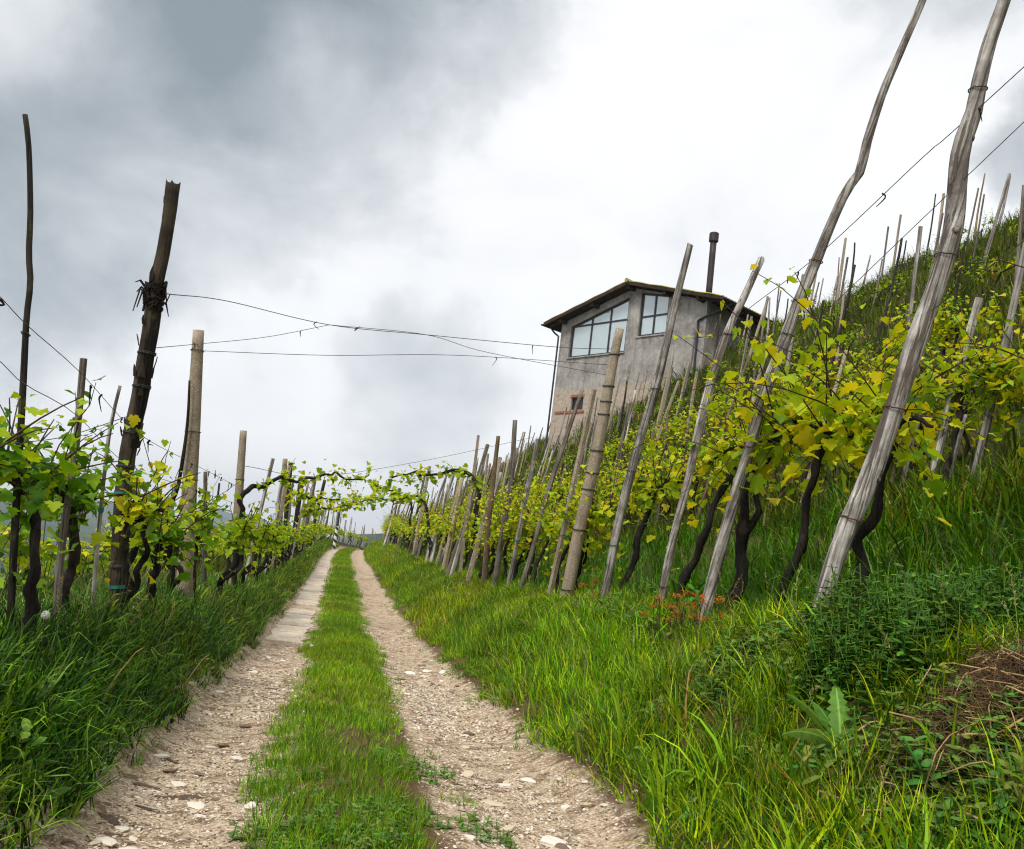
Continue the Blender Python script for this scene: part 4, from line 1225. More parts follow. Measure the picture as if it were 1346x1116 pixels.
def leaf_shape(outline, seed=0, curl=.5):
    r = np.random.default_rng(seed)
    c = np.array([[0, .38, 0.]])
    o = np.array([[x * r.uniform(.9, 1.1), y * r.uniform(.95, 1.05), 0] for x, y in outline])
    V = np.vstack([c, o])
    V[:, 2] = .22 * np.abs(V[:, 0]) - curl * .35 * (V[:, 1] - .3) ** 2 + .03 * r.normal(0, 1, len(V)) - .10 * np.abs(V[:, 0]) ** 2
    n = len(outline)
    return V, [(0, 1 + (i + 1) % n, 1 + i) for i in range(n)]


SH0 = [leaf_shape(LOBES, i, .4 + .3 * i) for i in range(3)]
SH1 = leaf_shape(LOBES8, 5); SH2 = leaf_shape(LOBES4, 6)
LEAF_DATA = {}
for ci, c in enumerate(YG + GR):
    for si, (V, F_) in enumerate(SH0):
        LEAF_DATA[(ci, si)] = mesh_data('leaf', V, F_, MATS['vine_leaf'], True, np.array(c))


def leaf_mats(r, n, droop=.5):
    """random leaf frames: blade roughly horizontal, tip hanging outwards"""
    az = r.uniform(0, 2 * math.pi, n); pit = r.normal(-droop, .45, n); rl = r.normal(0, .45, n)
    ca, sa, cp, sp, cr, sr = np.cos(az), np.sin(az), np.cos(pit), np.sin(pit), np.cos(rl), np.sin(rl)
    Yv = np.c_[-sa * cp, ca * cp, sp]
    X0 = np.c_[ca, sa, np.zeros(n)]; Z0 = np.cross(X0, Yv)
    X = X0 * cr[:, None] + Z0 * sr[:, None]; Z = np.cross(X, Yv)
    return np.stack([X, Yv, Z], -1)


def leaves_mesh(name, pos, mats, size, cols, shape):
    V0, F0 = shape; n, k = len(pos), len(V0)
    V = np.einsum('nij,kj->nki', mats, V0) * size[:, None, None] + pos[:, None, :]
    F = (np.array(F0)[None] + (np.arange(n) * k)[:, None, None]).reshape(-1, 3).astype(np.int32)
    me = bpy.data.meshes.new(name)
    me.vertices.add(n * k); me.vertices.foreach_set("co", V.astype(np.float32).ravel())
    me.loops.add(F.size); me.loops.foreach_set("vertex_index", F.ravel())
    me.polygons.add(len(F)); me.polygons.foreach_set("loop_start", np.arange(0, F.size, 3, dtype=np.int32))
    me.update(calc_edges=True)
    a = me.attributes.new("Col", 'FLOAT_COLOR', 'POINT')
    c = np.ones((n, k, 4), np.float32); c[:, :, :3] = cols[:, None, :]; a.data.foreach_set("color", c.ravel())
    me.polygons.foreach_set('use_smooth', np.ones(len(F), bool))
    me.materials.append(MATS['vine_leaf']); me.update()
    return me


def vine_parts(seed, h=1.15, lean=.15, arm=.55, shoots=9, slen=.5, per=11, size=.085, palette=YG, spread=.16, trunk_r=.034, fill=40, two=True, up=.15, reach=1.0):
    r = np.random.default_rng(seed)
    n = 10; t = np.linspace(0, 1, n)
    wig = np.cumsum(r.normal(0, .024, (n, 2)), 0); wig -= wig[0]
    tp = np.c_[lean * h * t + wig[:, 0], wig[:, 1], h * t]
    tp = np.vstack([tp[0] - [0, 0, .15], tp])
    rr = np.r_[trunk_r * 1.3, np.linspace(trunk_r * 1.25, trunk_r * .8, n) * r.uniform(.8, 1.25, n)]
    rr[-1] *= 1.5
    rr *= .72
    trunk_r *= .72
    trunk = MB().tube(smooth_path(tp, 26), np.interp(np.linspace(0, 1, 26), np.linspace(0, 1, n + 1), rr) * r.uniform(.82, 1.2, 26), 8, .34, seed)
    if r.random() < .45:                                     # second twisted limb
        q = tp[4:] + np.c_[r.normal(.07, .02, len(tp) - 4), r.normal(0, .06, len(tp) - 4), np.zeros(len(tp) - 4)]; q[0] = tp[4]
        trunk.tube(smooth_path(q, 12), np.linspace(trunk_r * .8, trunk_r * .5, 12), 6, .28, seed + 1)
    head = tp[-1]
    canes = MB(); lp, lz = [], []
    arms = []
    for sg in ((-1, 1) if two else (1,)):
        m = 7; s = np.linspace(0, 1, m)
        ap = head + np.c_[np.cumsum(r.normal(0, .02, m)), sg * arm * s * r.uniform(.8, 1.2), .10 * np.sin(s * 2.4) + np.cumsum(r.normal(0, .015, m))]
        ap[0] = head
        trunk.tube(smooth_path(ap, 9), np.linspace(trunk_r * .65, trunk_r * .28, 9), 5, .25, seed + 3)
        arms.append(ap)
    for k in range(shoots):
        ap = arms[r.integers(len(arms))]; b = ap[r.integers(0, len(ap))]
        d = np.array([r.normal(0, .5), r.normal(0, .45), r.uniform(.35, 1.0)]); d /= np.linalg.norm(d)
        L = slen * r.uniform(.5, 1.3); m = 6; s = np.linspace(0, 1, m)
        sp = b + d * L * s[:, None] + np.c_[np.zeros(m), np.zeros(m), -.35 * L * s ** 2.5 * r.uniform(0, 1.3) * np.ones(m)]
        canes.tube(sp, np.linspace(.006, .0025, m), 4)
        q = smooth_path(sp, per)
        lp.append(q + r.normal(0, .035, q.shape) + np.c_[np.zeros((per, 2)), np.full(per, .0)]); lz.append(np.linspace(1.1, .45, per))
    for k in range(fill // 6):                               # short side shoots, up and down, each carrying its leaves
        ap = arms[r.integers(len(arms))]; b = ap[r.integers(0, len(ap))]
        d = np.array([r.normal(0, spread * 2.2), r.normal(0, .5), r.normal(up, .55)]); L = r.uniform(.15, .5) * reach; m = 5; q_ = np.linspace(0, 1, m)
        sp = b + d * L * q_[:, None]; sp[:, 2] -= .12 * q_ ** 2; sp[1:] += r.normal(0, .012, (m - 1, 3))
        canes.tube(sp, np.linspace(.0045, .002, m), 3)
        q = smooth_path(sp, 7)[1:]; lp.append(q + r.normal(0, .03, q.shape)); lz.append(r.uniform(.65, 1.2, 6))
    P = np.vstack(lp) if lp else np.zeros((0, 3)); Z = np.concatenate(lz) if lz else np.zeros(0)
    nl = len(P)
    size_ = size * Z * r.uniform(.75, 1.3, nl)
    ci = r.integers(0, len(palette), nl)
    cols = np.array(palette)[ci] * r.uniform(.8, 1.2, (nl, 1))
    return trunk, canes, P, leaf_mats(r, nl), size_, cols, ci


def vine_shape(seed, shape, **k):
    tr, ca, P, Mx, S, C, _ = vine_parts(seed, **k)
    return tr.data('trunk', MATS['vine_bark'], True), ca.data('canes', MATS['cane_bark'], True) if ca.v else None, leaves_mesh('foliage', P, Mx, S, C, shape)


def place_vine(parts, x, y, label, group, rz=0.0, s=1.0):
    v = empty('grape_vine', (x, y, gz(x, y) - .02), rz)
    v.scale = (s, s, s)
    tag(v, label, 'vine', group)
    data_obj('trunk', parts[0], v)
    if parts[1]: data_obj('canes', parts[1], v)["kind"] = 'stuff'
    data_obj('foliage', parts[2], v)["kind"] = 'stuff'
    return v


def leafy_vine(seed, x, y, label, rz=0.0, green=False, **k):
    """a vine near enough to tell its leaves apart: each leaf is a part"""
    k.setdefault('palette', GR if green else YG)
    tr, ca, P, Mx, S, C, ci = vine_parts(seed, **k)
    v = empty('grape_vine', (x, y, gz(x, y) - .02), rz); tag(v, label, 'vine')
    tr.build('trunk', MATS['vine_bark'], v, True)
    if ca.v: ca.build('canes', MATS['cane_bark'], v, True)["kind"] = 'stuff'
    off = len(YG) if green else 0
    r = np.random.default_rng(seed)
    for i in range(len(P)):
        o = bpy.data.objects.new('leaf', LEAF_DATA[(int(ci[i]) + off, int(r.integers(3)))]); link(o, v)
        m = Matrix(Mx[i].tolist()).to_4x4(); m.translation = Vector(P[i]); s = float(S[i])
        o.matrix_basis = m @ Matrix.Diagonal((s, s, s, 1))
    return v


xr = ROW_R[0]
leafy_vine(101, xr + .10, 5.35, 'large leafed vine with long upright shoots between the two tall crooked poles', h=1.3, lean=.26, arm=.55, shoots=24, slen=1.15, per=11, size=.11, palette=YG[1:3] + GR[1:3] + GR[4:], fill=130, spread=.24, up=-.25, reach=1.3)
leafy_vine(102, xr + .16, 4.6, 'dark stemmed vine behind the foot of the thick crooked pole', h=1.05, lean=.24, arm=.35, shoots=6, slen=.5, per=8, size=.09, fill=60, trunk_r=.045)
leafy_vine(103, xr + .13, 6.2, 'gnarled thick trunked vine behind the long crooked grey pole', h=1.28, lean=.2, arm=.55, shoots=22, slen=.75, per=9, size=.078, fill=108, trunk_r=.055, reach=1.3, up=-.2)
leafy_vine(104, xr + .10, 6.95, 'bright yellow green vine wired to the slim pale pole', h=1.25, lean=.2, arm=.6, shoots=20, slen=.72, per=9, size=.074, fill=120, trunk_r=.04, reach=1.3, up=-.2)
leafy_vine(105, xr + .40, 3.7, 'young vine with sparse yellow leaves on thin canes above the nettles', h=1.25, lean=.3, arm=.45, shoots=11, slen=1.1, per=9, size=.085, fill=12, trunk_r=.02, palette=YG[:4])
leafy_vine(106, xr + .10, 8.6, 'vine spreading from the grey pole below the house', h=1.15, lean=.18, arm=.6, shoots=20, slen=.7, per=9, size=.072, fill=120, reach=1.3, up=-.2)
xl = ROW_L[0]
leafy_vine(111, xl + .05, 4.35, 'leafy green vine growing up the tall thin dark pole', green=True, h=.74, lean=-.02, arm=.55, shoots=18, slen=.52, per=9, size=.078, fill=150, trunk_r=.036, up=0.1)
leafy_vine(112, xl - .02, 5.25, 'vine with forked dark trunk climbing the square sawn post', green=True, h=.74, lean=.06, arm=.5, shoots=12, slen=.42, per=8, size=.07, fill=120, trunk_r=.042, palette=GR[:3] + GR[4:])
leafy_vine(113, xl + .0, 6.1, 'vine with curved dark trunk beside the slender pale stake', h=.72, lean=.10, arm=.45, shoots=10, slen=.4, per=8, size=.068, fill=110, trunk_r=.04)
leafy_vine(114, xl + .06, 7.0, 'green vine cloaking the bark covered post', green=True, h=.55, lean=.05, arm=.28, shoots=16, slen=.6, per=8, size=.07, fill=110, trunk_r=.05)
leafy_vine(115, xl - .03, 8.4, 'knobbly dark vine leaning away from the stout tapering concrete post', h=.66, lean=.06, arm=.4, shoots=7, slen=.32, per=8, size=.062, fill=80, trunk_r=.05)

v_ = bpy.data.objects['grape_vine.%03d' % 10] if 'grape_vine.010' in bpy.data.objects else None
if v_ is not None:
    q = px_points([(214, 700), (218, 672), (232, 645), (242, 590), (247, 545), (249, 500)], POST_C_DEPTH - .12) - np.array(v_.location)
    mesh_obj('climbing_cane', *tube(smooth_path(q, 24), np.linspace(.022, .010, 24), 6, .2, 5), MATS['vine_bark'], v_, True)

# repeats along the rows
V1 = [vine_shape(200 + i, SH1, h=1.0, lean=.16, arm=.6, shoots=20, slen=.75, per=10, size=.072, fill=360, reach=1.3, up=-.1) for i in range(8)]
V2 = [vine_shape(230 + i, SH2, h=1.0, lean=.16, arm=.75, shoots=18, slen=.75, per=9, size=.10, fill=290, reach=1.3, up=-.1) for i in range(8)]
VL = [vine_shape(250 + i, SH1, h=.68, lean=.03, arm=.5, shoots=9, slen=.34, per=8, size=.07, fill=130, reach=.8, palette=GR[1:] + YG[1:3] + YG[4:]) for i in range(6)]
VS = [vine_shape(270 + i, SH2, h=.95, lean=.15, arm=.8, shoots=14, slen=.55, per=6, size=.08, fill=36, trunk_r=.028, palette=YG[1:3] + YG[4:] + GR[:3]) for i in range(7)]
VB = [vine_shape(290 + i, SH2, h=.72, lean=.02, arm=.7, shoots=9, slen=.4, per=7, size=.10, fill=150, palette=YG[1:] + GR[2:]) for i in range(6)]
for y in (10.15, 11.0, 12.3, 13.2, 14.0, 15.1, 16.2):
    place_vine(V1[int(rng.integers(8))], xr + .08, y, 'yellow green vine in the leafy row below the house, past the ringed concrete post', 'vines past the ringed concrete post', rng.choice([0, math.pi]) * 0 + rng.normal(0, .15), rng.uniform(.9, 1.1))
y = 17.1
while y < 74:
    far = y > 26
    place_vine((V2 if far else V1)[int(rng.integers(8))], xr + .05 + float(xroad(y)), y, 'yellow green vine topping the bank near the limbs that reach over the track' if y < 30 else 'yellow green vine topping the bank on the last stretch to the crest', 'vines along the top of the bank', rng.normal(0, .15), rng.uniform(.9, 1.15))
    y += 1.0 + .014 * y
for k, (y0, y1, sp) in {1: (4.4, 62, .8), 2: (5.5, 58, 1.0), 3: (8, 54, 1.8), 4: (9, 50, 2.2), 5: (10, 46, 2.4), 6: (11, 40, 2.6), 7: (12, 36, 2.8)}.items():
    y = y0
    while y < y1:
        x = ROW_R[k] + float(xroad(y)) + rng.normal(0, .1)
        if not in_house(x, y) and in_view(np.array([[x, y, gz(x, y) + 1]]), 80, 60)[0]:
            src = (V1 if y < 12 else V2) if k == 1 else (V2 if k == 2 and y < 24 else VS)
            place_vine(src[int(rng.integers(len(src)))], x, y, (f'full leafed vine on the {TERR[k]} terrace ' + ('just behind the crooked poles' if y < 8.5 else 'behind the concrete posts' if y < 20 else 'below the house' if y < 44 else 'past the house') if k == 1 else (f'full leafed vine on the {TERR[k]} terrace up the hillside' if src is V2 else f'sparsely leafed vine on the {TERR[k]} terrace up the hillside')), f'vines on the {TERR[k]} terrace', rng.normal(0, .2), rng.uniform(.85, 1.1) * (1 if k == 1 else .85))
        y += sp * rng.uniform(.8, 1.25) * (1 + y / 120)
y = 9.7
while y < 104:
    place_vine((VL if y < 24 else VB)[int(rng.integers(6))], xl + float(xroad(y)) + rng.normal(0, .06), y, ('dark stemmed vine on the verge between the two round concrete posts' if y < 12.9 else 'dark stemmed vine on the verge beneath the limbs arching over the track' if y < 31 else 'low vine on the verge along the last stretch to the striped pole' if y < 63 else 'low vine on the verge past the striped pole'), 'vines along the verge', rng.normal(0, .2), rng.uniform(1.05, 1.25))
    y += 1.3 + .018 * y
for k, (y0, y1, sp) in {1: (4.5, 44, 1.25), 2: (6, 42, 2.2), 3: (8, 40, 3.4), 4: (10, 36, 4.0)}.items():
    y = y0
    while y < y1:
        x = ROW_L[k] + rng.normal(0, .1)
        if in_view(np.array([[x, y, gz(x, y) + 1]]), 80, 60)[0]:
            place_vine((VL if y < 10 else VB)[int(rng.integers(6))], x, y, f'vine in the {TERR[k]} row down the slope below the track', f'vines in the {TERR[k]} row below the track', rng.normal(0, .2), rng.uniform(1.0, 1.25))
        y += sp * rng.uniform(.8, 1.25)


# vines trained on wires over the track: a dark limb with hanging leaves
def arch_vine(px, y0, y1, foot, label, seed, r0=.035, leaves=120, size=.12):
    pts = [at_y(p[0], p[1], y0 + (y1 - y0) * i / (len(px) - 1)) for i, p in enumerate(px)]
    b = np.array([foot[0], foot[1], gz(*foot)])
    full = np.array([b, b + (pts[0] - b) * .55 + [.02, .05, 0]] + pts)
    v = empty('grape_vine', tuple(b)); tag(v, label, 'vine')
    full = full - b
    m = 34; path = smooth_path(full, m); r = np.random.default_rng(seed)
    path[1:-1] += r.normal(0, .022, (m - 2, 3))
    mesh_obj('trunk', *tube(path, np.linspace(r0 * 1.2, r0 * .3, m), 7, .25, seed), MATS['vine_bark'], v, True)
    st = int(m * .42); lp = []
    canes = MB()
    for k in range(16):
        c = path[r.integers(st, m)]; d = np.array([r.normal(0, .5), r.normal(0, .5), r.normal(.15, .55)]); L = r.uniform(.12, .42)
        q = np.array([c, c + d * L * .6, c + d * L + [0, 0, -.06]]); canes.tube(q, [.006, .004, .002], 4); lp.append(smooth_path(q, 6) + r.normal(0, .04, (6, 3)))
    n = leaves
    tt = r.integers(st, m, n); lp.append(path[tt] + r.normal(0, .09, (n, 3)) * [1, 1, 1.1])
    P = np.vstack(lp); n = len(P)
    canes.build('canes', MATS['cane_bark'], v, True)["kind"] = 'stuff'
    o = data_obj('foliage', leaves_mesh('foliage', P, leaf_mats(r, n), size * r.uniform(.6, 1.2, n), np.array(YG[:3] + YG[4:])[r.integers(0, 5, n)] * r.uniform(.8, 1.2, (n, 1)), SH1), v); o["kind"] = 'stuff'


arch_vine([(321, 655), (324, 641), (348, 638), (367, 627), (386, 634), (405, 627), (426, 624), (442, 621), (459, 631), (485, 624)], 12.8, 15.5, (-1.58, 12.9), 'vine limb arching over the track from the round concrete post', 1, .036, 80, .085)
arch_vine([(371, 668), (391, 651), (416, 657), (432, 655), (452, 658)], 21.5, 23, (-1.6, 21.5), 'thin vine limb over the track beneath the larger arching limb', 2, .04, 60, .13)
arch_vine([(392, 690), (401, 673), (429, 668), (453, 665), (474, 652)], 28, 30, (-1.6, 28), 'far vine limb spanning the track just before the crest', 3, .05, 110, .16)
arch_vine([(628, 640), (617, 624), (601, 618), (577, 623), (553, 624), (537, 622), (515, 628)], 18.8, 20.5, (2.5, 18.6), 'vine limb reaching over the track from the uphill bank', 4, .05, 90, .12)
arch_vine([(560, 665), (550, 653), (531, 654), (515, 658), (493, 653), (476, 660)], 27, 28.5, (2.5, 26.8), 'lower vine limb reaching over the track from the uphill bank', 5, .05, 110, .15)
arch_vine([(540, 662), (520, 648), (500, 640), (486, 632)], 36, 38, (2.5, 35.8), 'distant vine limb hanging over the track towards the crest', 6, .05, 110, .17)


# ------------------------------------------------------------------ wires
def wire(pts, label, r=.003, sag=0.0, knots=0, seed=0, m=40, group=None):
    P = smooth_path(pts, m) if len(pts) > 2 else np.array([np.array(pts[0]) * (1 - t) + np.array(pts[1]) * t for t in np.linspace(0, 1, m)])
    P = P - np.array([0, 0, sag])[None] * (4 * np.linspace(0, 1, m) * (1 - np.linspace(0, 1, m)))[:, None]
    b = P[0].copy()
    o = mesh_obj('wire', *tube(P - b, r, 4), MATS['wire_metal'], None, True); o.location = tuple(b)
    tag(o, label, 'wire', group)
    q = np.random.default_rng(seed)
    for k in range(knots):                                   # dried tendrils and twists left on the wire
        c = P[q.integers(2, m - 2)] - b; d = q.normal(0, 1, 3) * .03
        mesh_obj('tendril', *tube(smooth_path([c + d * .3, c - d * .2 + [0, 0, -.02], c + d + [0, 0, -q.uniform(.0, .12)]], 7), [.007, .006, .005, .004, .0035, .003, .002], 4, .2, k), MATS['vine_bark'], o)
    return o


def dpx(p, depth): return EYE + px_ray(*p) * depth


A1, B1 = dpx((1279, 149), dA), dpx((1077, 334), dB)
wire([A1 + (A1 - B1) * 1.6, A1, dpx((1215, 205), (dA * .65 + dB * .35)) , B1, dpx((985, 405), dC * .99)], 'topmost wire between the two tall crooked poles, with old tendrils', .0035, 0, 9, 1)
A2, B2 = dpx((1257, 245), dA), dpx((1024, 467), dB)
wire([A2 + (A2 - B2) * 1.6, A2, B2, dpx((915, 560), dC)], 'second wire between the two tall crooked poles', .003, .0, 3, 2)
A3, B3 = dpx((1216, 415), dA), dpx((985, 590), dB)
wire([A3 + (A3 - B3) * 1.6, A3, B3, dpx((893, 650), dC)], 'low wire between the tall crooked poles, half hidden by leaves', .003, 0, 0, 3)
wire([at_x(-60, 335, xl), at_x(0, 390, xl), at_x(36, 428, xl), at_x(106, 490, xl), at_x(180, 568, xl), at_x(247, 606, xl), at_x(313, 640, xl)], 'upper wire along the verge posts with dried tendrils', .0022, 0, 14, 4)
wire([at_x(-60, 430, xl), at_x(0, 475, xl), at_x(32, 505, xl), at_x(100, 545, xl), at_x(170, 612, xl), at_x(245, 640, xl), at_x(310, 662, xl)], 'lower wire along the verge posts', .0020, 0, 6, 5)
PD = lambda p: dpx(p, POST_D_DEPTH); PC = lambda p: dpx(p, POST_C_DEPTH)
J = at_y(433, 427, 9.0)
wire([PD((217, 386)), at_y(300, 396, 8.0), J, at_y(560, 440, 9.5), at_y(730, 456, 9.9), dpx((809, 459), dE)], 'long wire over the track from the broken topped post to the ringed concrete post', .0035, 0, 3, 6)
wire([PD((196, 458)), PC((262, 452)), at_y(350, 443, 8.8), J], 'short wire rising from the tapering concrete post to join the long wire', .003, 0, 2, 7)
wire([PC((262, 461)), at_y(430, 467, 8.9), at_y(600, 467, 9.4), dpx((806, 480), dE)], 'level wire over the track from the tapering concrete post', .003, 0, 1, 8)
wire([J, at_y(560, 440, 9.3), at_y(640, 463, 9.6), dpx((803, 494), dE)], 'sagging wire that branches off the long wire towards the ringed concrete post', .003, 0, 0, 9)
wire([at_y(-20, 585, 6.0), at_y(80, 575, 6.6), PD((175, 545))], 'stay wire reaching the broken topped post from down the slope', .003, 0, 2, 10)
wire([at_y(318, 612, 12.8), at_y(420, 626, 16), at_y(560, 605, 18), at_y(700, 575, 19)], 'sagging wire over the track above the arching vines', .004, 0, 0, 11)
for k, (rows, hs) in enumerate([(ROW_R[1], 1.1), (ROW_R[2], 1.2), (ROW_R[3], 1.2)]):
    pts = [(rows + .12, y_, gz(rows, y_) + hs) for y_ in np.arange(4.5 if k == 0 else 8, 40, 4.0)]
    wire(pts, f'trellis wire along the {TERR[k + 1]} terrace', .0035, 0, 0, 20 + k)
for hs, nm in ((.75, 'knee high'), (1.25, 'chest high')):
    pts = [(xr + .12 * hs + float(xroad(y_)), y_, gz(xr, y_) + hs) for y_ in np.arange(7, 60, 3.0)]
    wire(pts, f'{nm} trellis wire along the top of the bank', .0035, 0, 0, 30)


# ------------------------------------------------------------------ plants and litter beside the track
def strap_leaf(r, L, w, base, az, elev, curl, col, lob=.0, n=9, roll=0.0, ribs=1.0):
    """long leaf with a pale midrib, cupped halves and a toothed edge; returns verts, faces, colours"""
    d = np.array([math.cos(az), math.sin(az), 0]); s0 = np.array([-d[1], d[0], 0]); p = np.array(base, float); V, C = [], []
    e = elev
    rib = np.array(col) * (1 + .7 * ribs) + .06 * ribs
    for i in range(n):
        t = i / (n - 1); ww = w * (math.sin(math.pi * min(1, t * .86 + .10)) ** .8) * (1 + lob * (1 if i % 2 else -1) + .3 * lob * r.normal()) if i < n - 1 else 0.002
        f = d * math.cos(e) + np.array([0, 0, math.sin(e)])
        up = np.cross(f, s0); s = s0 * math.cos(roll) + up * math.sin(roll)
        nrm = np.cross(f, s); wv = .06 * ww * math.sin(i * 2.1)
        for k, dz, c in ((-1, -.22, col), (-.16, .02, col), (-.05, 0, rib), (.05, 0, rib), (.16, .02, col), (1, -.22, col)):
            V.append(p + s * ww * k + nrm * (ww * dz + wv * (abs(k) > .1))); C.append(np.array(c) * (1 + .12 * r.normal() * (abs(k) > .1)))
        p = p + (L / (n - 1)) * f; e -= curl / (n - 1)
    F = []
    for i in range(n - 1):
        for k in range(5): F.append((i * 6 + k, i * 6 + k + 1, i * 6 + k + 7, i * 6 + k + 6))
    return V, F, [np.maximum(c, .004) for c in C]


def broadleaf(name, px, label, leaves, cat='weed', pos=None):
    p = ground_hit(*px) if pos is None else pos
    o = empty(name, tuple(p)); tag(o, label, cat)
    r = np.random.default_rng(int(px[0]))
    for (L, w, az, el, cu, col, lob, *ro) in leaves:
        V, F, C = strap_leaf(r, L, w, (0, 0, -.01), az, el, cu, col, lob, 19, ro[0] if ro else 0.0)
        mesh_obj('leaf', V, F, MATS['vine_leaf'], o, True, np.array(C))
    return o


gl = (.13, .28, .045)
broadleaf('broad_leaved_weed', (1105, 985), 'large toothed pale green leafy weed in the bank grass', [(.30, .048, 2.35, 1.05, .8, gl, .16, .6), (.28, .04, 1.3, 1.35, .6, (.14, .31, .035), .16, -.2), (.28, .042, 3.2, .7, 1.1, (.17, .31, .08), .12, .8), (.27, .045, -.2, .7, 1.1, (.16, .30, .08), .12, -.8), (.22, .03, .5, 1.2, .6, gl, .12, -.3), (.26, .034, 1.7, 1.1, .9, (.09, .22, .03), .12, 0), (.18, .03, 4.4, .7, .9, gl, .1, 0)])
broadleaf('broad_leaved_weed', (495, 1062), 'low rosette of rounded leaves in the middle of the track', [(.13, .034, a, .5, .7, (.10, .21, .03), .1) for a in (-.3, .5, 1.4, 2.6, 3.4, 5.0)])
broadleaf('broad_leaved_weed', (345, 1032), 'small leafy weed at the inner edge of the downhill rut', [(.07, .02, a, .6, .7, (.07, .17, .025), .1) for a in (.1, 1.0, 1.9, 2.9, 3.8, 4.6, 5.5)])
broadleaf('broad_leaved_weed', (30, 1062), 'broad leaved weed half buried in the long dark verge grass', [(.16, .045, a, .9, .9, (.05, .12, .02), .1) for a in (-.6, .4, 1.6, 2.7, 4.0, 5.0)])
broadleaf('broad_leaved_weed', (872, 985), 'pale leaved weed low in the bank grass above the rut edge', [(.13, .022, a, 1.0, .8, (.13, .22, .07), .1) for a in (1.8, 2.9, 3.8, 4.9, .6)])


# orange flowering stonecrop at the poles' feet
def flower_clump(px, n, label, seed):
    p = ground_hit(*px); o = empty('orange_flower_clump', tuple(p)); tag(o, label, 'flowers')
    r = np.random.default_rng(seed); st = MB()
    for k in range(n):
        a = r.uniform(0, 6.28); R = .11 * math.sqrt(r.random()); h = r.uniform(.20, .36)
        b = np.array([R * math.cos(a), R * math.sin(a), -.02]); tp = b + np.array([r.normal(0, .03), r.normal(0, .03), h])
        st.tube([b, (b + tp) / 2 + r.normal(0, .008, 3), tp], [.003, .0025, .002], 4)
        V, F = [], []
        for j in range(16):
            q = tp + np.array([r.normal(0, .02), r.normal(0, .02), r.normal(0, .008)]); s = r.uniform(.005, .010); i0 = len(V)
            an = r.uniform(0, 6.28)
            for m_ in range(5): V.append(q + s * np.array([math.cos(an + m_ * 1.257), math.sin(an + m_ * 1.257), r.uniform(-.3, .6)]))
            V.append(q + [0, 0, s * .4]); F += [(i0 + m_, i0 + (m_ + 1) % 5, i0 + 5) for m_ in range(5)]
        c = np.array([(.55, .10, .015), (.60, .16, .02), (.42, .05, .012), (.5, .22, .03)][r.integers(4)])
        f = mesh_obj('flower_head', V, F, MATS['vine_leaf'], o, False, c)
    st.build('stems', MATS['cane_bark'], o)["kind"] = 'stuff'


flower_clump((874, 850), 12, 'clump of orange flowers at the foot of the slim pale pole', 1)
flower_clump((906, 846), 15, 'fuller clump of orange flowers beside the foot of the long crooked pole', 2)
flower_clump((930, 858), 7, 'small sparse clump of orange flowers at the bare soil below the poles', 3)
flower_clump((765, 806), 5, 'few reddish flowers at the foot of the ringed concrete post', 4)


# heap of old straw and cut canes
p = ground_hit(1300, 940)
heap = empty('straw_heap', (p[0], p[1], p[2])); tag(heap, 'dark heap of old straw and cut dry canes on the bank', 'straw heap')
r_ = np.random.default_rng(12)
mb = MB()
for k in range(1000):
    c = np.array([r_.normal(.04, .18), r_.normal(0, .15), 0]); c[2] = gz(p[0] + c[0], p[1] + c[1]) - p[2] + abs(r_.normal(.0, .03)) + .02
    a = r_.uniform(0, 6.28); L = r_.uniform(.03, .12); d = np.array([math.cos(a), math.sin(a), r_.normal(0, .5)]) * L
    e_ = r_.normal(0, .012, 3); mb.tube([c - d, c - d * .3 + e_, c + d * .4 - e_, c + d + [0, 0, .01]], [.0012, .0020, .0018, .0010], 3)
mb.build('straw', MATS['dark_straw'], heap)["kind"] = 'stuff'
for k in range(70):
    c = np.array([r_.normal(-.03, .2), r_.normal(-.05, .18), 0]); c[2] = gz(p[0] + c[0], p[1] + c[1]) - p[2] + .04
    a = r_.uniform(0, 6.28); L = r_.uniform(.10, .30); d = np.array([math.cos(a), math.sin(a), r_.normal(.1, .35)]) * L
    q = smooth_path([c - d * .5, c + r_.normal(0, .02, 3) + [0, 0, .04], c + d * .5 + r_.normal(0, .03, 3)], 7)
    mesh_obj('dry_cane', *tube(q, np.linspace(.0042, .002, 7) * r_.uniform(.5, 1.1), 5, .15, k), MATS['straw'], heap, True)

# soil clods where the bank is bare below the poles
mbp = []
for k in range(40):
    x_, y_ = 2.1 + r_.normal(0, .2), 5.0 + r_.normal(0, .35)
    o = data_obj('clod', PEB[3 if k % 2 else 5], ground); s = r_.uniform(.015, .05); o.location = (x_, y_, gz(x_, y_)); o.scale = (s, s, s * .8); o.rotation_euler = (0, 0, r_.uniform(0, 6))


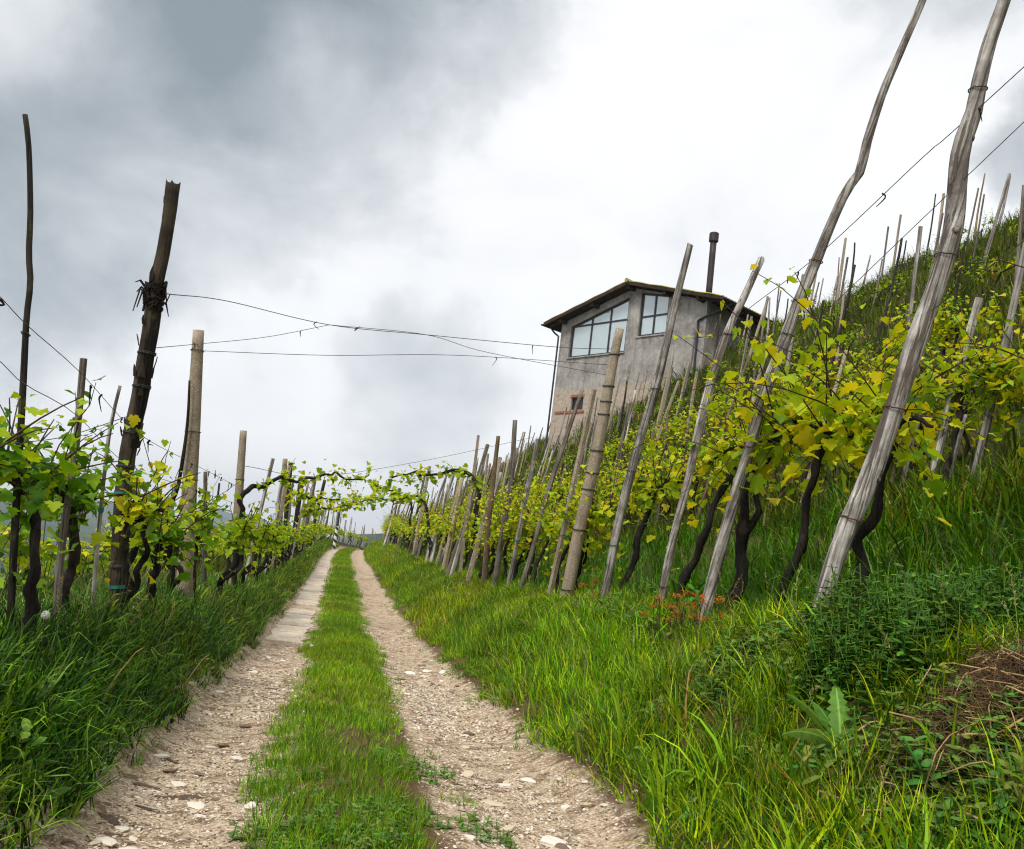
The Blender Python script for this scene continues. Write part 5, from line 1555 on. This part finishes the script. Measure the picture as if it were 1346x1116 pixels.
# dandelion clock and small flower stems in the verge
def dandelion(px, label, seed, h=.34):
    p = ground_hit(*px); p = np.array([p[0], p[1], gz(p[0], p[1])])
    o = empty('dandelion_clock', tuple(p)); tag(o, label, 'flower')
    mesh_obj('stem', *tube([(0, 0, -.02), (.01, .005, h * .5), (.0, 0, h)], [.003, .0028, .0024], 5), MATS['cane_bark'], o)
    r = np.random.default_rng(seed); mb = MB(); c = np.array([0, 0, h])
    for k in range(130):
        d = r.normal(0, 1, 3); d /= np.linalg.norm(d); t = c + d * .016
        mb.tube([c + d * .004, t], [.0004, .0004], 3)
        u = np.cross(d, [.3, .5, .8]); u /= np.linalg.norm(u); v = np.cross(d, u)
        for j in range(5):
            e = t + (u * math.cos(j * 1.257) + v * math.sin(j * 1.257)) * .006 + d * .002; s = np.cross(d, e - t); s = s / np.linalg.norm(s) * .0009
            b = len(mb.v); mb.v += [tuple(t - s), tuple(t + s), tuple(e)]; mb.f.append((b, b + 1, b + 2))
    mb.build('seed_head', MATS['fluff'], o)["kind"] = 'stuff'


dandelion((41, 905), 'round white dandelion clock above the verge grass', 1, .30)
for px, lb in (((228, 930), 'single dry straw coloured stalk leaning out of the verge grass'), ((122, 945), 'bent dry grass stalk in the verge near the dandelion clock')):
    p = ground_hit(*px); o = mesh_obj('dry_stalk', *tube(smooth_path([(0, 0, -.02), (.05, .02, .16), (.13, .05, .31), (.15, .06, .32)], 10), np.linspace(.004, .002, 10), 5, .1, 3), MATS['straw'], None, True); o.location = tuple(p); tag(o, lb, 'stalk')


# nettles and low leafy weeds (uncountable)
def leafy_stem(seed, pairs, h, L, cols):
    r = np.random.default_rng(seed); V, F, C = [], [], []
    for k in range(pairs):
        z = h * (k + .6) / pairs; s = L * (1.1 - .6 * k / pairs)
        for j in range(2):
            az = k * 1.571 + j * math.pi + r.normal(0, .2)
            v, f, c = strap_leaf(r, s, s * .28, (r.normal(0, .006), r.normal(0, .006), z), az, r.uniform(.1, .6), r.uniform(.5, 1.1), np.array(cols[r.integers(len(cols))]), .05, 5, 0.0, .12)
            b = len(V); V += v; F += [tuple(i + b for i in q) for q in f]; C += [np.minimum(x, 1) for x in c]
    v, f = tube([(0, 0, -.03), (r.normal(0, .01), r.normal(0, .01), h)], .003, 4); b = len(V); V += v; F += [tuple(i + b for i in q) for q in f]; C += [np.array(cols[0])] * len(v)
    return mesh_data('stem', V, F, MATS['weed_leaf'], True, np.array(C))


NET = [(.045, .12, .008), (.07, .16, .012), (.11, .22, .015), (.03, .08, .006)]
net_g = source_coll('nettle_stems', [leafy_stem(400 + i, 7, .16 + .03 * i, .055, NET) for i in range(6)])
clo_g = source_coll('low_weed_stems', [leafy_stem(420 + i, 3, .05 + .01 * i, .05, [(.07, .17, .022), (.10, .21, .03), (.14, .22, .03)]) for i in range(5)])


def patch(name, g, spots, nvar, label, smin=.7, smax=1.2):
    P, R = [], []
    for (x, y, rx, ry, n) in spots:
        a = rng.uniform(0, 6.28, n); q = np.sqrt(rng.random(n)); P.append(np.c_[x + rx * q * np.cos(a), y + ry * q * np.sin(a)])
    P = np.vstack(P); n = len(P); P = np.c_[P, ground_z(P[:, 0], P[:, 1])]
    s = rng.uniform(smin, smax, n)
    scatter(name, g, P, np.c_[rng.normal(0, .2, (n, 2)), rng.uniform(0, 6.28, n)], np.c_[s, s, s], rng.integers(0, nvar, n), np.c_[rng.uniform(.8, 1.25, (n, 1)), rng.uniform(.85, 1.2, (n, 1)), np.ones((n, 1))], label, 'weeds')


def spot(px, rx, ry, n):
    p = ground_hit(*px); return (p[0], p[1], rx, ry, n)


patch('nettles', net_g, [spot((1200, 845), .5, .35, 260), spot((1310, 835), .5, .4, 260), spot((1110, 835), .28, .25, 80), spot((1180, 895), .2, .12, 40)], 6, 'dark green nettles below the thick crooked pole')
patch('low_weeds', clo_g, [spot((430, 1095), .34, .25, 150), spot((640, 1100), .12, .2, 30), spot((390, 1040), .2, .2, 30), spot((520, 1070), .3, .15, 40), spot((540, 1010), .25, .3, 60)], 5, 'low leafy weeds in the grassy middle of the track', .35, .75)
patch('low_weeds', clo_g, [spot((1260, 1085), .4, .25, 220), spot((1150, 1000), .3, .3, 90), spot((880, 930), .3, .5, 70), spot((960, 870), .4, .4, 90)], 5, 'low leafy weeds among the bank grass below the straw heap', .8, 1.5)

def seed_stalk(seed):
    r = np.random.default_rng(seed); h = r.uniform(.30, .46); bx, by = r.normal(0, .05, 2)
    q = smooth_path([(0, 0, -.02), (bx * .4, by * .4, h * .55), (bx, by, h), (bx * 1.5, by * 1.5, h * 1.08)], 8)
    V, F = tube(q, np.linspace(.0016, .0008, 8), 3); V = [np.array(v) for v in V]; C = [(.22, .26, .06)] * len(V)
    for k in range(26):
        t = r.uniform(.62, 1); c = q[0] * 0 + np.array([np.interp(t, np.linspace(0, 1, 8), q[:, j]) for j in range(3)])
        dd = r.normal(0, 1, 3); dd[2] = abs(dd[2]) + .6; dd = dd / np.linalg.norm(dd) * r.uniform(.010, .022); sd_ = np.cross(dd, [.4, .7, .2]); sd_ = sd_ / np.linalg.norm(sd_) * .0022
        b = len(V); V += [c, c + dd * .5 - sd_, c + dd, c + dd * .5 + sd_]; F.append((b, b + 1, b + 2, b + 3)); C += [(.30, .25, .10)] * 4
    return mesh_data('stalk', V, F, MATS['weed_leaf'], False, np.array(C))


seed_g = source_coll('seed_stalks', [seed_stalk(500 + i) for i in range(6)])
sb, sv = rand_pts(1.3, 4.6, 1.8, 12, 12), rand_pts(-2.3, -1.15, 1.8, 12, 16)
for (u_, y_), lb in ((sb, 'thin grass stalks with seed heads on the uphill bank'), (sv, 'thin grass stalks with seed heads on the downhill verge')):
    kk = fbm(u_ * 1.1, y_ * 1.1, 131, 3) > .45; u_, y_ = u_[kk], y_[kk]; n = len(u_); P = np.c_[u_, y_, ground_z(u_, y_)]; sz = rng.uniform(.6, 1.1, n)
    scatter('seed_heads', seed_g, P, np.c_[rng.normal(0, .2, (n, 2)), rng.uniform(0, 6.28, n)], np.c_[sz, sz, sz], rng.integers(0, 6, n), rng.uniform(.7, 1.3, (n, 1)) * np.ones((n, 3)), lb, 'grass')

bank = rand_pts(1.2, 4.2, 1.6, 9, 26); vg = rand_pts(-2.2, -1.1, 1.8, 9, 30)
for (u_, y_), lb in ((bank, 'broad leaved weeds scattered through the uphill bank grass'), (vg, 'broad leaved weeds scattered through the downhill verge grass')):
    kk = (fbm(u_ * 1.3, y_ * 1.3, 121, 3) > .47); u_, y_ = u_[kk], y_[kk]; n = len(u_); P = np.c_[u_, y_, ground_z(u_, y_)]; sz = rng.uniform(.7, 1.7, n)
    scatter('low_weeds', clo_g, P, np.c_[rng.normal(0, .25, (n, 2)), rng.uniform(0, 6.28, n)], np.c_[sz, sz, sz * 1.5], rng.integers(0, 5, n), np.c_[rng.uniform(.6, 1.5, (n, 1)), rng.uniform(.7, 1.3, (n, 1)), np.ones((n, 1))], lb, 'weeds')

# ------------------------------------------------------------------ air
hz = MB().box(-5600, 1500, -120, 5600, -260, 190)
m, nt, bs, out = mat('haze_air')
nt.n.remove(bs)
vol = nt.new('ShaderNodeVolumePrincipled', {'Color': (.80, .88, 1.0, 1), 'Density': .00022, 'Anisotropy': .2})
nt.l.new(vol.outputs[0], out.inputs['Volume'])
o = hz.build('haze', MATS['haze_air']); tag(o, 'pale haze in the valley air', None, None, 'stuff')
